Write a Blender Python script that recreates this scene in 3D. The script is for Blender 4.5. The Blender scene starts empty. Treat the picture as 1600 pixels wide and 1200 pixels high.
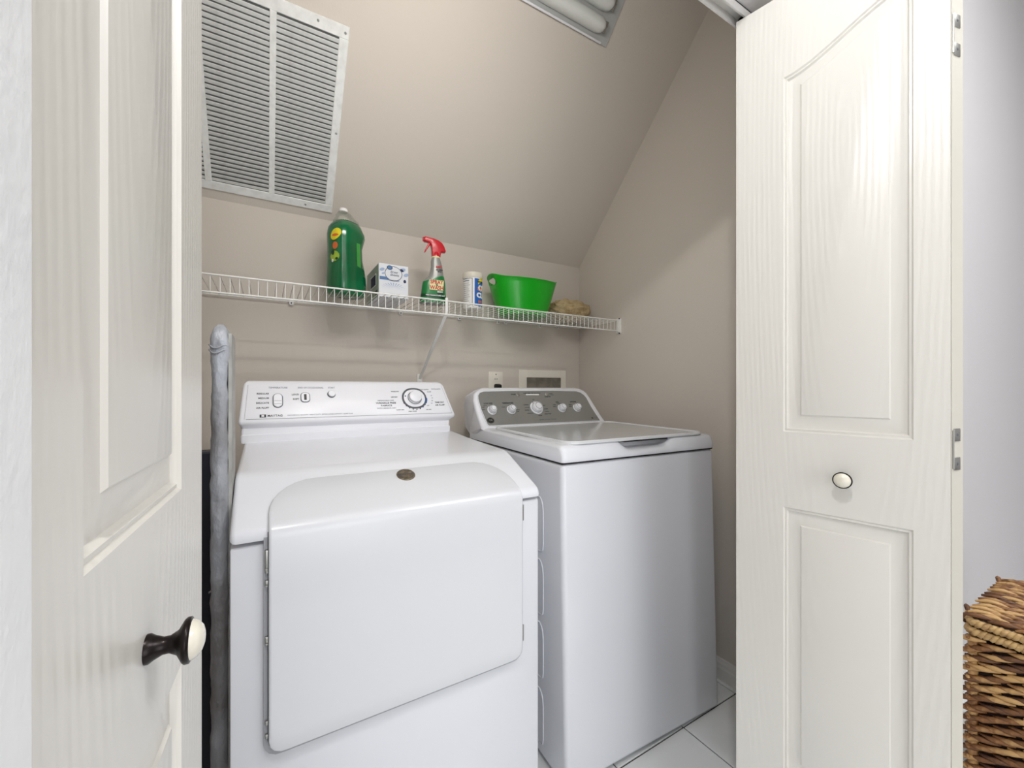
import bpy, bmesh, math, random
from mathutils import Vector, Matrix, noise

random.seed(7)
R = math.radians
PI = math.pi

# ------------------------------------------------------------------ camera
scn = bpy.context.scene
COL = scn.collection
CAM_Z = 1.18
YAW = math.atan2(385, 648)              # the closet's depth axis lies this far left of the view axis
cd = bpy.data.cameras.new('camera')
cam = bpy.data.objects.new('camera', cd)
COL.objects.link(cam)
cam.location = (0, 0, CAM_Z)
cam.rotation_euler = (PI / 2, 0, -YAW)
cd.sensor_width = 36
cd.lens = 648 / 1600 * 36
cd.shift_y = 6 / 1600
cd.clip_start = 0.01
scn.camera = cam

# ------------------------------------------------------------------ world, lamps, exposure
w = bpy.data.worlds.new('world')
scn.world = w
w.use_nodes = True
w.node_tree.nodes['Background'].inputs[0].default_value = (0.95, 0.97, 1, 1)
w.node_tree.nodes['Background'].inputs[1].default_value = 0.6

def area(name, loc, rot, sx, sy, power, col):
    d = bpy.data.lights.new(name, 'AREA')
    d.shape = 'RECTANGLE'; d.size = sx; d.size_y = sy; d.energy = power; d.color = col
    o = bpy.data.objects.new(name, d); COL.objects.link(o)
    o.location = loc; o.rotation_euler = rot
    return o
pd = bpy.data.lights.new('hall_lamp', 'POINT'); pd.energy = 17.5; pd.shadow_soft_size = 0.035; pd.color = (1.0, 0.985, 0.965)
po = bpy.data.objects.new('hall_lamp', pd); COL.objects.link(po); po.location = (0.0, -0.04, 2.38)
area('hall_front_fill', (0.50, -2.25, 1.1), (R(90), 0, 0), 1.05, 2.0, 14, (0.96, 0.98, 1.0))  # added fill from behind the viewer, no known window
area('hall_top_fill', (1.7, -0.9, 3.25), (0, 0, 0), 1.2, 1.0, 30, (0.98, 0.985, 1.0))  # added soft fill from above for floor, hall wall and basket
area('closet_fill_light', (0.35, 0.665, 2.19), (R(88), 0, 0), 0.7, 0.10, 4.0, (1.0, 0.965, 0.92))   # added fill for the sloping ceiling, no known lamp there

vs = scn.view_settings
vs.view_transform = 'Standard'; vs.look = 'None'; vs.gamma = 1; vs.use_curve_mapping = False
vs.exposure = 0.47
scn.display_settings.display_device = 'sRGB'

# ------------------------------------------------------------------ materials
def lin(c):
    return tuple(((x / 255) / 12.92 if x / 255 <= 0.04045 else ((x / 255 + 0.055) / 1.055) ** 2.4) for x in c) + (1,)

def mat(name, rgb, rough=0.5, metal=0.0, bump=None, var=None, spec=0.5, trans=0.0, coat=0.0, alpha=1.0, grain=None, emit=None):
    m = bpy.data.materials.new(name); m.use_nodes = True
    nt = m.node_tree; b = nt.nodes['Principled BSDF']
    b.inputs['Base Color'].default_value = lin(rgb)
    b.inputs['Roughness'].default_value = rough
    b.inputs['Metallic'].default_value = metal
    b.inputs['Specular IOR Level'].default_value = spec
    b.inputs['Transmission Weight'].default_value = trans
    b.inputs['Coat Weight'].default_value = coat
    b.inputs['Coat Roughness'].default_value = 0.15
    b.inputs['Alpha'].default_value = alpha
    tc = nt.nodes.new('ShaderNodeTexCoord')
    if var:      # (scale, rgb2, amount, (sx,sy,sz))
        n = nt.nodes.new('ShaderNodeTexNoise'); n.inputs['Scale'].default_value = var[0]; n.inputs['Detail'].default_value = 6
        mp = nt.nodes.new('ShaderNodeMapping'); mp.inputs['Scale'].default_value = var[3] if len(var) > 3 else (1, 1, 1)
        nt.links.new(tc.outputs['Object'], mp.inputs[0]); nt.links.new(mp.outputs[0], n.inputs[0])
        rp = nt.nodes.new('ShaderNodeMapRange'); rp.inputs[1].default_value = 0.42; rp.inputs[2].default_value = 0.68
        rp.inputs[4].default_value = var[2]
        nt.links.new(n.outputs[0], rp.inputs[0])
        mx = nt.nodes.new('ShaderNodeMix'); mx.data_type = 'RGBA'
        mx.inputs[6].default_value = lin(rgb); mx.inputs[7].default_value = lin(var[1])
        nt.links.new(rp.outputs[0], mx.inputs[0]); nt.links.new(mx.outputs[2], b.inputs['Base Color'])
    if bump:     # (scale, strength, distance, (sx,sy,sz))
        n = nt.nodes.new('ShaderNodeTexNoise'); n.inputs['Scale'].default_value = bump[0]; n.inputs['Detail'].default_value = 3
        mp = nt.nodes.new('ShaderNodeMapping'); mp.inputs['Scale'].default_value = bump[3] if len(bump) > 3 else (1, 1, 1)
        nt.links.new(tc.outputs['Object'], mp.inputs[0]); nt.links.new(mp.outputs[0], n.inputs[0])
        bp = nt.nodes.new('ShaderNodeBump'); bp.inputs['Strength'].default_value = bump[1]; bp.inputs['Distance'].default_value = bump[2]
        nt.links.new(n.outputs[0], bp.inputs['Height']); nt.links.new(bp.outputs[0], b.inputs['Normal'])
        if grain:   # embossed wood figure: distorted rings, long in z
            mp2 = nt.nodes.new('ShaderNodeMapping'); mp2.inputs['Scale'].default_value = (1, 1, 0.11)
            mp2.inputs['Location'].default_value = (-0.15, 0, -0.185)
            nt.links.new(tc.outputs['Object'], mp2.inputs[0])
            wv = nt.nodes.new('ShaderNodeTexWave'); wv.wave_type = 'RINGS'; wv.rings_direction = 'Y'
            wv.inputs['Scale'].default_value = grain[0]; wv.inputs['Distortion'].default_value = 2.2
            wv.inputs['Detail'].default_value = 2; wv.inputs['Detail Scale'].default_value = 1.6
            nt.links.new(mp2.outputs[0], wv.inputs[0])
            b2 = nt.nodes.new('ShaderNodeBump'); b2.inputs['Strength'].default_value = grain[1]; b2.inputs['Distance'].default_value = grain[2]
            nt.links.new(wv.outputs[1], b2.inputs['Height']); nt.links.new(bp.outputs[0], b2.inputs['Normal'])
            nt.links.new(b2.outputs[0], b.inputs['Normal'])
    return m

M = {}
M['wall'] = mat('closet_wall_paint', (214, 206, 196), 0.75, bump=(170, 0.25, 0.002), spec=0.3)
M['hallwall'] = mat('hall_wall_paint', (216, 214, 215), 0.8, bump=(130, 0.4, 0.002), spec=0.3)
M['stub'] = mat('orange_peel_wall_paint', (244, 245, 246), 0.6, bump=(190, 0.45, 0.0011, (1, 1, 0.7)), spec=0.4, var=(18, (232, 234, 236), 0.5))
M['ceil'] = mat('ceiling_paint', (235, 233, 228), 0.85, bump=(90, 0.3, 0.003))
M['trim'] = mat('trim_paint', (232, 230, 226), 0.45)
M['door'] = mat('door_paint', (228, 225, 218), 0.30, bump=(260, 0.2, 0.0006, (1, 1, 0.05)), grain=(30, 0.22, 0.0010))
M['dooredge'] = mat('door_edge_paint', (206, 202, 190), 0.5, bump=(120, 0.3, 0.001, (1, 1, 0.1)))
M['tile'] = mat('floor_tile_glaze', (246, 248, 248), 0.22, var=(6, (234, 237, 237), 0.6), bump=(14, 0.08, 0.002))
M['grout'] = mat('floor_grout', (64, 60, 62), 0.9, bump=(300, 0.5, 0.001))
M['enamel'] = mat('white_enamel', (233, 235, 241), 0.26, coat=0.3, bump=(420, 0.05, 0.0005))
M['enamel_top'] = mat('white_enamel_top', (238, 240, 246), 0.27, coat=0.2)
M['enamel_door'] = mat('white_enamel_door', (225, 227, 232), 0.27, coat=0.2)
M['enamel_gray'] = mat('pale_enamel_lid', (226, 228, 230), 0.12, coat=0.5)
M['plastic'] = mat('white_plastic', (240, 241, 246), 0.3)
M['ivory'] = mat('ivory_plastic', (232, 226, 210), 0.4)
M['print'] = mat('grey_print', (120, 124, 138), 0.6)
M['printdark'] = mat('dark_print', (50, 52, 60), 0.6)
M['printblue'] = mat('blue_print', (42, 88, 140), 0.6)
M['seal'] = mat('pale_door_recess', (172, 174, 180), 0.5)
M['gap'] = mat('shadow_gap_seal', (92, 94, 100), 0.7)
M['black'] = mat('black_plastic', (18, 18, 20), 0.35)
M['silver'] = mat('silver_panel', (150, 150, 145), 0.38, 0.35, bump=(300, 0.1, 0.0004, (0.05, 1, 1)))
M['chrome'] = mat('chrome', (205, 205, 208), 0.15, 1.0)
M['steel'] = mat('zinc_steel', (176, 176, 172), 0.35, 0.9)
M['bronze'] = mat('dark_bronze', (34, 28, 27), 0.3, 0.7)
M['porcelain'] = mat('cream_porcelain', (236, 231, 216), 0.12, coat=0.5, var=(60, (220, 211, 190), 0.5))
M['wire'] = mat('white_vinyl_wire', (240, 240, 236), 0.35)
M['vent'] = mat('vent_enamel', (238, 240, 238), 0.4, var=(40, (200, 200, 197), 0.35))
M['filter'] = mat('dusty_filter', (96, 98, 97), 0.95, bump=(400, 0.6, 0.002))
M['reflector'] = mat('fixture_reflector', (196, 199, 198), 0.35, 0.25)
M['diffuser'] = mat('milky_diffuser', (226, 229, 226), 0.3, spec=0.5)
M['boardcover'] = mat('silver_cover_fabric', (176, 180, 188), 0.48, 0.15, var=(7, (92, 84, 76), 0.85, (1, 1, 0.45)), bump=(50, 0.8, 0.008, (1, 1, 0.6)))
M['boardpad'] = mat('grey_board_edge', (176, 176, 172), 0.6, var=(20, (130, 128, 124), 0.5))
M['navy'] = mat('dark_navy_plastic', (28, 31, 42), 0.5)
M['green_liq'] = mat('green_detergent', (0, 98, 54), 0.16, spec=0.6, coat=0.5, var=(9, (8, 128, 78), 0.7))
M['green_grip'] = mat('pale_green_grip', (68, 160, 70), 0.2, coat=0.3)
M['clearp'] = mat('clear_bottle_plastic', (235, 238, 228), 0.12, trans=0.85, alpha=0.55)
M['white'] = mat('white_gloss', (245, 245, 243), 0.3)
M['yellow'] = mat('yellow_print', (238, 222, 40), 0.5)
M['orange'] = mat('orange_print', (222, 110, 56), 0.5)
M['lime'] = mat('lime_print', (160, 190, 60), 0.5)
M['card'] = mat('white_card', (232, 235, 240), 0.6)
M['cardgreen'] = mat('pale_green_card', (180, 192, 180), 0.6)
M['paleblue'] = mat('pale_blue_print', (168, 186, 216), 0.6)
M['midblue'] = mat('mid_blue_print', (92, 130, 178), 0.6)
M['navyprint'] = mat('navy_print', (34, 46, 84), 0.6)
M['spraygrey'] = mat('silver_grey_plastic', (160, 160, 156), 0.3, 0.2)
M['spraygreen'] = mat('spray_green_label', (22, 128, 62), 0.28, coat=0.3)
M['spraydark'] = mat('spray_dark_label', (14, 66, 40), 0.3)
M['red'] = mat('red_plastic', (205, 14, 34), 0.28, coat=0.2)
M['redprint'] = mat('red_print', (206, 40, 34), 0.5)
M['cream'] = mat('cream_print', (244, 236, 180), 0.5)
M['blueprint'] = mat('bright_blue_print', (28, 104, 190), 0.35)
M['tub'] = mat('bright_green_plastic', (10, 172, 22), 0.3, coat=0.15)
M['tan'] = mat('tan_fuzzy_cloth', (206, 184, 142), 0.95, var=(30, (160, 128, 86), 0.7), bump=(160, 0.9, 0.006))
M['box'] = mat('ivory_wall_box', (240, 234, 222), 0.5)
M['boxin'] = mat('dull_box_inside', (140, 134, 122), 0.8, var=(18, (104, 98, 88), 0.8))  # darker, mottled tone than the box frame
M['brass'] = mat('old_brass', (150, 138, 118), 0.35, 0.8, var=(120, (84, 74, 60), 0.8))

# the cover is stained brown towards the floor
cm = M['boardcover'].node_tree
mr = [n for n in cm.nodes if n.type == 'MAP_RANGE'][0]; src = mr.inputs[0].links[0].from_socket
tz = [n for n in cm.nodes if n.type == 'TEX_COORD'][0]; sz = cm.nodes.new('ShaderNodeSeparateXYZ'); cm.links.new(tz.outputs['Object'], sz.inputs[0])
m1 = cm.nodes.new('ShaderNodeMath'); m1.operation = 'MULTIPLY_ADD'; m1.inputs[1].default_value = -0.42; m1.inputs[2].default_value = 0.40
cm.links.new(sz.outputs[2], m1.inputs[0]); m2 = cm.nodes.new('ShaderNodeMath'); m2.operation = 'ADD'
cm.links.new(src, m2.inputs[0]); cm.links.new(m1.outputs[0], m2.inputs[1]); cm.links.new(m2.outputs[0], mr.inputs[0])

# woven strands: colour varies from strand to strand
ms = bpy.data.materials.new('woven_water_hyacinth'); ms.use_nodes = True
nt = ms.node_tree; bs = nt.nodes['Principled BSDF']; bs.inputs['Roughness'].default_value = 0.45
oi = nt.nodes.new('ShaderNodeObjectInfo'); tcn = nt.nodes.new('ShaderNodeTexCoord')
nz = nt.nodes.new('ShaderNodeTexNoise'); nz.inputs['Scale'].default_value = 38; nz.inputs['Detail'].default_value = 5
nt.links.new(tcn.outputs['Object'], nz.inputs[0])
ad = nt.nodes.new('ShaderNodeMath'); ad.operation = 'MULTIPLY_ADD'; ad.inputs[1].default_value = 0.55
nt.links.new(oi.outputs['Random'], ad.inputs[0]); nt.links.new(nz.outputs[0], ad.inputs[2])
cr = nt.nodes.new('ShaderNodeValToRGB')
cr.color_ramp.elements[0].position = 0.48; cr.color_ramp.elements[0].color = lin((58, 30, 18))
cr.color_ramp.elements[1].position = 1.0; cr.color_ramp.elements[1].color = lin((196, 156, 102))
e = cr.color_ramp.elements.new(0.78); e.color = lin((128, 84, 44))
nt.links.new(ad.outputs[0], cr.inputs[0]); nt.links.new(cr.outputs[0], bs.inputs['Base Color'])
M['strand'] = ms
M['rope'] = mat('tan_braided_rope', (196, 162, 108), 0.55, var=(60, (120, 82, 44), 0.7))
M['core'] = mat('dark_basket_core', (40, 22, 16), 0.8)

# ------------------------------------------------------------------ mesh helpers
class G:
    """collects verts / faces / material indices; build() links ONE mesh object"""
    def __init__(s): s.v = []; s.f = []; s.m = []
    def add(s, vs_, fs, mi=0, tf=None):
        o = len(s.v)
        s.v += [tuple(tf @ Vector(p)) if tf else tuple(p) for p in vs_]
        s.f += [tuple(i + o for i in f) for f in fs]; s.m += [mi] * len(fs)
    def bm(s, b, mi=0, tf=None):
        b.verts.index_update()
        s.add([v.co.copy() for v in b.verts], [[v.index for v in f.verts] for f in b.faces], mi, tf); b.free()
    def box(s, lo, hi, bev=0.0, mi=0, seg=2, tf=None):
        b = bmesh.new(); bmesh.ops.create_cube(b, size=1)
        c = [(lo[i] + hi[i]) / 2 for i in range(3)]; d = [abs(hi[i] - lo[i]) for i in range(3)]
        for v in b.verts: v.co = Vector((c[0] + v.co.x * d[0], c[1] + v.co.y * d[1], c[2] + v.co.z * d[2]))
        if bev: bmesh.ops.bevel(b, geom=b.edges[:], offset=min(bev, min(d) * 0.45), segments=seg, profile=0.5, affect='EDGES')
        s.bm(b, mi, tf)
    def lathe(s, prof, n=24, mi=0, tf=None, sx=1, sy=1, cap=True):
        """prof [(r,z)], around z"""
        vs_ = []; fs = []
        for (r, z) in prof:
            for k in range(n):
                a = 2 * PI * k / n; vs_.append((r * math.cos(a) * sx, r * math.sin(a) * sy, z))
        for i in range(len(prof) - 1):
            for k in range(n):
                fs.append((i * n + k, i * n + (k + 1) % n, (i + 1) * n + (k + 1) % n, (i + 1) * n + k))
        if cap:
            fs.append(tuple(reversed(range(n)))); fs.append(tuple((len(prof) - 1) * n + k for k in range(n)))
        s.add(vs_, fs, mi, tf)
    def tube(s, pts, r, n=6, mi=0, tf=None, closed=False):
        pts = [Vector(p) for p in pts]; rr = r if isinstance(r, (list, tuple)) else [r] * len(pts)
        vs_ = []; fs = []; N = len(pts); up = None
        for i, p in enumerate(pts):
            a = pts[(i - 1) % N] if closed or i > 0 else p; c = pts[(i + 1) % N] if closed or i < N - 1 else p
            t = (c - a).normalized()
            if up is None: up = Vector((0, 0, 1)) if abs(t.z) < 0.9 else Vector((1, 0, 0))
            x = t.cross(up)
            if x.length < 1e-4: x = t.cross(Vector((0.3, 1, 0.2)))
            x.normalize(); y = t.cross(x); up = -y if (-y).dot(up) > 0 else y
            for k in range(n):
                g = 2 * PI * k / n; vs_.append(p + x * math.cos(g) * rr[i] + y * math.sin(g) * rr[i])
        L = N if closed else N - 1
        for i in range(L):
            j = (i + 1) % N
            for k in range(n): fs.append((i * n + k, i * n + (k + 1) % n, j * n + (k + 1) % n, j * n + k))
        if not closed: fs.append(tuple(reversed(range(n)))); fs.append(tuple((N - 1) * n + k for k in range(n)))
        s.add(vs_, fs, mi, tf)
    def rings(s, rings, mi=0, tf=None, caps=True, closed=True):
        n = len(rings[0]); vs_ = [p for r_ in rings for p in r_]; fs = []
        for i in range(len(rings) - 1):
            for k in range(n if closed else n - 1):
                fs.append((i * n + k, i * n + (k + 1) % n, (i + 1) * n + (k + 1) % n, (i + 1) * n + k))
        if caps: fs.append(tuple(reversed(range(n)))); fs.append(tuple((len(rings) - 1) * n + k for k in range(n)))
        s.add(vs_, fs, mi, tf)
    def build(s, name, mats, parent=None, smooth=35, rc=True, mw=None):
        me = bpy.data.meshes.new(name)
        me.from_pydata([tuple(p) for p in s.v], [], s.f)
        mats = mats if isinstance(mats, (list, tuple)) else [mats]
        for m_ in mats: me.materials.append(M[m_])
        me.polygons.foreach_set('material_index', s.m)
        if rc:
            b = bmesh.new(); b.from_mesh(me); bmesh.ops.remove_doubles(b, verts=b.verts[:], dist=1e-6)
            bmesh.ops.recalc_face_normals(b, faces=b.faces[:]); b.to_mesh(me); b.free()
        if smooth:
            me.polygons.foreach_set('use_smooth', [True] * len(me.polygons)); me.set_sharp_from_angle(angle=R(smooth))
        me.update()
        return link(name, me, parent, mw)

def link(name, data, parent=None, mw=None):
    o = bpy.data.objects.new(name, data); COL.objects.link(o)
    if parent is not None: o.parent = parent
    if mw is not None: o.matrix_local = mw
    return o

def tag(o, label=None, cat=None, group=None, kind=None):
    if label: o['label'] = label
    if cat: o['category'] = cat
    if group: o['group'] = group
    if kind: o['kind'] = kind
    return o

def empty(name, mw, label=None, cat=None, group=None, kind=None):
    o = bpy.data.objects.new(name, None); COL.objects.link(o); o.empty_display_size = 0.05
    o.matrix_local = mw if isinstance(mw, Matrix) else Matrix.Translation(mw)
    return tag(o, label, cat, group, kind)

def frame(o, x, y, z):
    return Matrix(((x[0], y[0], z[0], o[0]), (x[1], y[1], z[1], o[1]), (x[2], y[2], z[2], o[2]), (0, 0, 0, 1)))

def text_geo(g, s, size, mi, tf, bold=0.0, align='CENTER', ext=0.0003, wrap=None, sx=1.0):
    c = bpy.data.curves.new('t', 'FONT'); c.body = s; c.size = size; c.extrude = ext; c.offset = bold
    c.align_x = align; c.align_y = 'CENTER'; c.resolution_u = 2
    o = bpy.data.objects.new('t', c)
    COL.objects.link(o); dg = bpy.context.evaluated_depsgraph_get()
    me = bpy.data.meshes.new_from_object(o.evaluated_get(dg))
    vs_ = [Vector((v.co.x * sx, v.co.y, v.co.z)) for v in me.vertices]
    if wrap:
        vs_ = [Vector((math.sin(v.x / wrap) * (wrap + v.z), v.y, math.cos(v.x / wrap) * (wrap + v.z) - wrap)) for v in vs_]
    g.add(vs_, [list(p.vertices) for p in me.polygons], mi, tf)
    bpy.data.objects.remove(o); bpy.data.curves.remove(c); bpy.data.meshes.remove(me)

def strokes(g, x0, x1, y, h, mi, tf):
    g.add([(x0, y - h / 2, 0.0003), (x1, y - h / 2, 0.0003), (x1, y + h / 2, 0.0003), (x0, y + h / 2, 0.0003)], [(0, 1, 2, 3)], mi, tf)

# ------------------------------------------------------------------ the setting
XR, XL, YB = 1.59, -0.55, 1.90
ZC = 1.886                       # crease where the back wall turns into the sloping ceiling
SL = 1.05                        # rise per metre towards the door
HEAD = 2.108
YF, YI = 0.50, 0.62              # room face and closet face of the front wall
TOP = 3.35

def plate(name, lo, hi, m, kind='structure', label=None, cat='wall', bev=0):
    g = G(); g.box(lo, hi, bev); o = g.build(name, m, smooth=0)
    return tag(o, label, cat, None, kind)

plate('wall_back', (XL, YB, 0), (XR, YB + 0.1, ZC), 'wall', label='beige back wall behind the two laundry machines')
plate('wall_right', (XR, YI, 0), (XR + 0.1, YB + 0.1, TOP + 0.1), 'wall', label='beige side wall right of the top-loading washer')
plate('wall_left', (XL - 0.1, YI, 0), (XL, YB + 0.1, TOP + 0.1), 'wall', label='beige side wall behind the left folding door')
g = G()
yt = YB - (TOP - ZC) / SL
g.add([(XL - .1, YB + .1, ZC - .0), (XR + .1, YB + .1, ZC), (XR + .1, YB, ZC), (XL - .1, YB, ZC),
       (XL - .1, yt, TOP), (XR + .1, yt, TOP), (XL - .1, yt, TOP + .1), (XR + .1, yt, TOP + .1), (XL - .1, YB + .1, ZC + .12), (XR + .1, YB + .1, ZC + .12)],
      [(3, 2, 5, 4), (4, 5, 7, 6), (6, 7, 9, 8), (8, 9, 1, 0), (0, 1, 2, 3), (0, 3, 4, 6, 8), (1, 9, 7, 5, 2)])
tag(g.build('ceiling_slope', 'wall', smooth=0), 'sloping beige ceiling carrying the slatted vent and lamp', 'ceiling', None, 'structure')
plate('ceiling', (-2.3, -2.3, TOP), (4.6, yt, TOP + 0.1), 'ceil', label='flat white ceiling above the hall', cat='ceiling')

# front wall with the opening (x -0.20 .. 1.24)
JL, JR = -0.20, 1.24
g = G()
g.box((JR, YF, 0), (4.6, YI, TOP)); g.box((-0.9, YF, 0), (JL, YI, TOP)); g.box((JL, YF, HEAD), (JR, YI, TOP))
tag(g.build('wall_front', 'hallwall', smooth=0), 'grey-white hall wall behind the woven basket', 'wall', None, 'structure')
plate('wall_hall', (-0.19, -2.3, 0), (-0.0678, 0.203, TOP), 'stub', label='bright white bumpy wall end at the left picture edge')
plate('wall_hall_left', (-0.9, 0.083, 0), (-0.19, 0.203, TOP), 'hallwall', label='hidden return of the white hall wall')
plate('wall_rear', (-0.19, -2.4, 0), (4.6, -2.3, TOP), 'hallwall', label='white hall wall behind the viewer')
plate('wall_hall_right', (4.5, -2.3, 0), (4.6, YF, TOP), 'hallwall', label='white hall wall far to the right')

# floor: dark grout bed with single tiles
fl = plate('floor', (-0.95, -2.3, -0.06), (4.6, YB + 0.1, -0.004), 'grout', label='white ceramic tile floor with dark grout', cat='floor')
T = 0.311; gw = 0.0045
tile_me = None
for i in range(-7, 11):
    for j in range(-6, 4):
        x0 = 1.25 + i * T; y0 = 0.936 + j * T
        if x0 + T < -0.93 or x0 > 4.45 or y0 > YB: continue
        lox, hix = max(x0, -0.93), min(x0 + T, 4.49); hiy = min(y0 + T, YB)
        full = (hix - lox > T - 1e-4) and (hiy - y0 > T - 1e-4)
        if full and tile_me is not None:
            o = link('tile', tile_me, fl)
        else:
            g = G(); g.box((gw / 2, gw / 2, -0.010), (hix - lox - gw / 2, hiy - y0 - gw / 2, 0), 0.0015, seg=1)
            o = g.build('tile', 'tile', fl, smooth=0)
            if full: tile_me = o.data
        o.location = (lox, y0, 0)

def baseboard(name, p0, p1, nrm, label):
    """profile extruded from p0 to p1 on the floor, nrm = direction out of the wall"""
    prof = [(0, 0), (0.013, 0), (0.013, 0.048), (0.010, 0.056), (0.010, 0.066), (0.006, 0.074), (0.004, 0.082), (0, 0.084)]
    g = G(); n = Vector(nrm)
    g.rings([[Vector(p) + n * a + Vector((0, 0, b)) for a, b in prof] for p in (p0, p1)])
    return tag(g.build(name, 'trim', smooth=0), label, 'baseboard', None, 'structure')
baseboard('baseboard_right', (XR, YI, 0), (XR, YB, 0), (-1, 0, 0), 'moulded white baseboard beside the washer')
baseboard('baseboard_back', (XL, YB, 0), (XR, YB, 0), (0, -1, 0), 'moulded white baseboard behind the machines')
baseboard('baseboard_front', (JR + .02, YF, 0), (4.5, YF, 0), (0, -1, 0), 'moulded white baseboard behind the basket')

# head track of the folding doors with its hardware
tr = empty('door_track', (0, 0, 0), 'white metal track under the header above the folding doors', 'track')
g = G(); g.box((JL + .005, 0.579, HEAD - 0.022), (JR - .005, 0.583, HEAD)); g.box((JL + .005, 0.607, HEAD - 0.022), (JR - .005, 0.611, HEAD)); g.box((JL + .005, 0.579, HEAD - 0.003), (JR - .005, 0.611, HEAD))
g.build('rail', 'trim', tr, smooth=0)
for sx in (1.02, -0.05):
    g = G()
    g.lathe([(0.004, -0.028), (0.004, 0.012)], 10, tf=Matrix.Translation((sx, 0.595, HEAD - 0.02)))
    for k in range(5): g.lathe([(0.006, 0), (0.009, 0.0015), (0.009, 0.0035), (0.006, 0.005)], 12, tf=Matrix.Translation((sx, 0.595, HEAD - 0.036 + k * 0.0055)))
    g.box((sx + 0.016, 0.586, HEAD - 0.03), (sx + 0.05, 0.604, HEAD - 0.008), 0.002)
    g.build('guide', 'bronze', tr)

cl = empty('added_closet_strip', (0.35, YI, 2.19), 'added unseen white strip for the fill light, closet side of the door header', 'light')  # strip invented to carry the closet fill, out of view
g = G(); g.box((-0.38, 0.0, -0.07), (0.38, 0.03, 0.07), 0.01); g.build('housing', 'plastic', cl)

# ------------------------------------------------------------------ folding doors
W, TH, Z0, Z1 = 0.36, 0.035, 0.02, 2.073

def arch(t):
    """top of the upper panel: a half arch rising to the hinge side (t = 0)"""
    u = max(0.0, min(1.0, (0.257 - t) / 0.209)); s_ = u * u * (3 - 2 * u)
    return 1.8825 + 0.012 * u + 0.066 * s_

def loop(kind, ins):
    t0, t1 = 0.048 + ins, 0.2605 - ins
    if kind == 'up':
        pts = [(t0, 1.081 + ins * 1.15), (t1, 1.081 + ins * 1.15)]
        for k in range(17):
            t = t1 + (t0 - t1) * k / 16
            pts.append((t, arch(0.257 - (0.257 - t) * 1.0) - ins * 1.12))
        return pts
    return [(t0, 0.31 + ins * 1.1), (t1, 0.31 + ins * 1.1), (t1, 0.911 - ins * 1.1), (t0, 0.911 - ins * 1.1)]

PROF = [(0, 0), (0.0025, 0.0035), (0.006, 0.0025), (0.0085, 0.0075), (0.012, 0.0085), (0.032, 0.0035), (0.0345, 0.0005), (0.036, 0.0)]

def leaf(parent, mw, relief=True, flip=1):
    """local x = t from the hinge edge, local -y = show face, z up. flip=-1 puts the show face on +y"""
    g = G()
    b = bmesh.new(); edges = []
    def ring(pts):
        vs_ = [b.verts.new((p[0], 0, p[1])) for p in pts]
        for i in range(len(vs_)): edges.append(b.edges.new((vs_[i], vs_[(i + 1) % len(vs_)])))
    ring([(0, Z0), (W, Z0), (W, Z1), (0, Z1)])
    if relief:
        ring(loop('up', 0)); ring(loop('lo', 0))
    bmesh.ops.triangle_fill(b, use_beauty=True, use_dissolve=False, edges=edges)
    g.bm(b, 0)
    if relief:
        for kind in ('up', 'lo'):
            rs = [[(p[0], d, p[1]) for p in loop(kind, i)] for i, d in PROF]
            g.rings(rs, 0, caps=False)
            g.add(rs[-1], [tuple(range(len(rs[-1])))], 0)
    # body: back and four edges
    g.add([(0, 0, Z0), (W, 0, Z0), (W, 0, Z1), (0, 0, Z1), (0, TH, Z0), (W, TH, Z0), (W, TH, Z1), (0, TH, Z1)],
          [(4, 7, 6, 5), (0, 4, 5, 1), (3, 2, 6, 7), (0, 3, 7, 4), (1, 5, 6, 2)], 1)
    if flip < 0: g.v = [(p[0], -p[1], p[2]) for p in g.v]
    return g.build('leaf', ['door', 'dooredge'], parent, smooth=28, mw=mw)

def knob(parent, t, z, flip=1):
    """turned dark base with a cream porcelain dome; axis along local -y"""
    tf = frame((t, 0, z), (1, 0, 0), (0, 0, flip), (0, -flip, 0))
    g = G()
    g.lathe([(0.0105, -0.001), (0.0105, 0.002), (0.0085, 0.005), (0.0062, 0.010), (0.0062, 0.014), (0.009, 0.019), (0.0152, 0.0225), (0.0165, 0.024), (0.0165, 0.0265), (0.0148, 0.0275)], 32, 0, tf)
    k = g.build('knob', 'bronze', parent, smooth=60); k['label'] = 'turned dark knob with cream dome'
    g = G(); g.lathe([(0.0148, 0.0258), (0.0144, 0.028), (0.0125, 0.0315), (0.009, 0.0342), (0.005, 0.0355), (0.0005, 0.0359)], 32, 0, tf)
    g.build('dome', 'porcelain', parent, smooth=80)
    return k

def hinge(parent, mw, mats=('steel', 'gap')):
    g = G()
    for dz in (-0.027, 0.027):
        g.box((-0.009, -0.0016, dz - 0.012), (0.010, 0.0005, dz + 0.012), 0.001, 0)
        g.lathe([(0.0028, 0), (0.0028, 0.0006), (0.0015, 0.0012)], 10, 1, Matrix.Translation((0.0, -0.0012, dz)) @ Matrix.Rotation(PI / 2, 4, 'X'))
    g.tube([(-0.0115, -0.001, -0.036), (-0.0115, -0.001, 0.036)], 0.0016, 8, 0)
    h = g.build('hinge', list(mats), parent, mw=mw); return h

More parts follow.
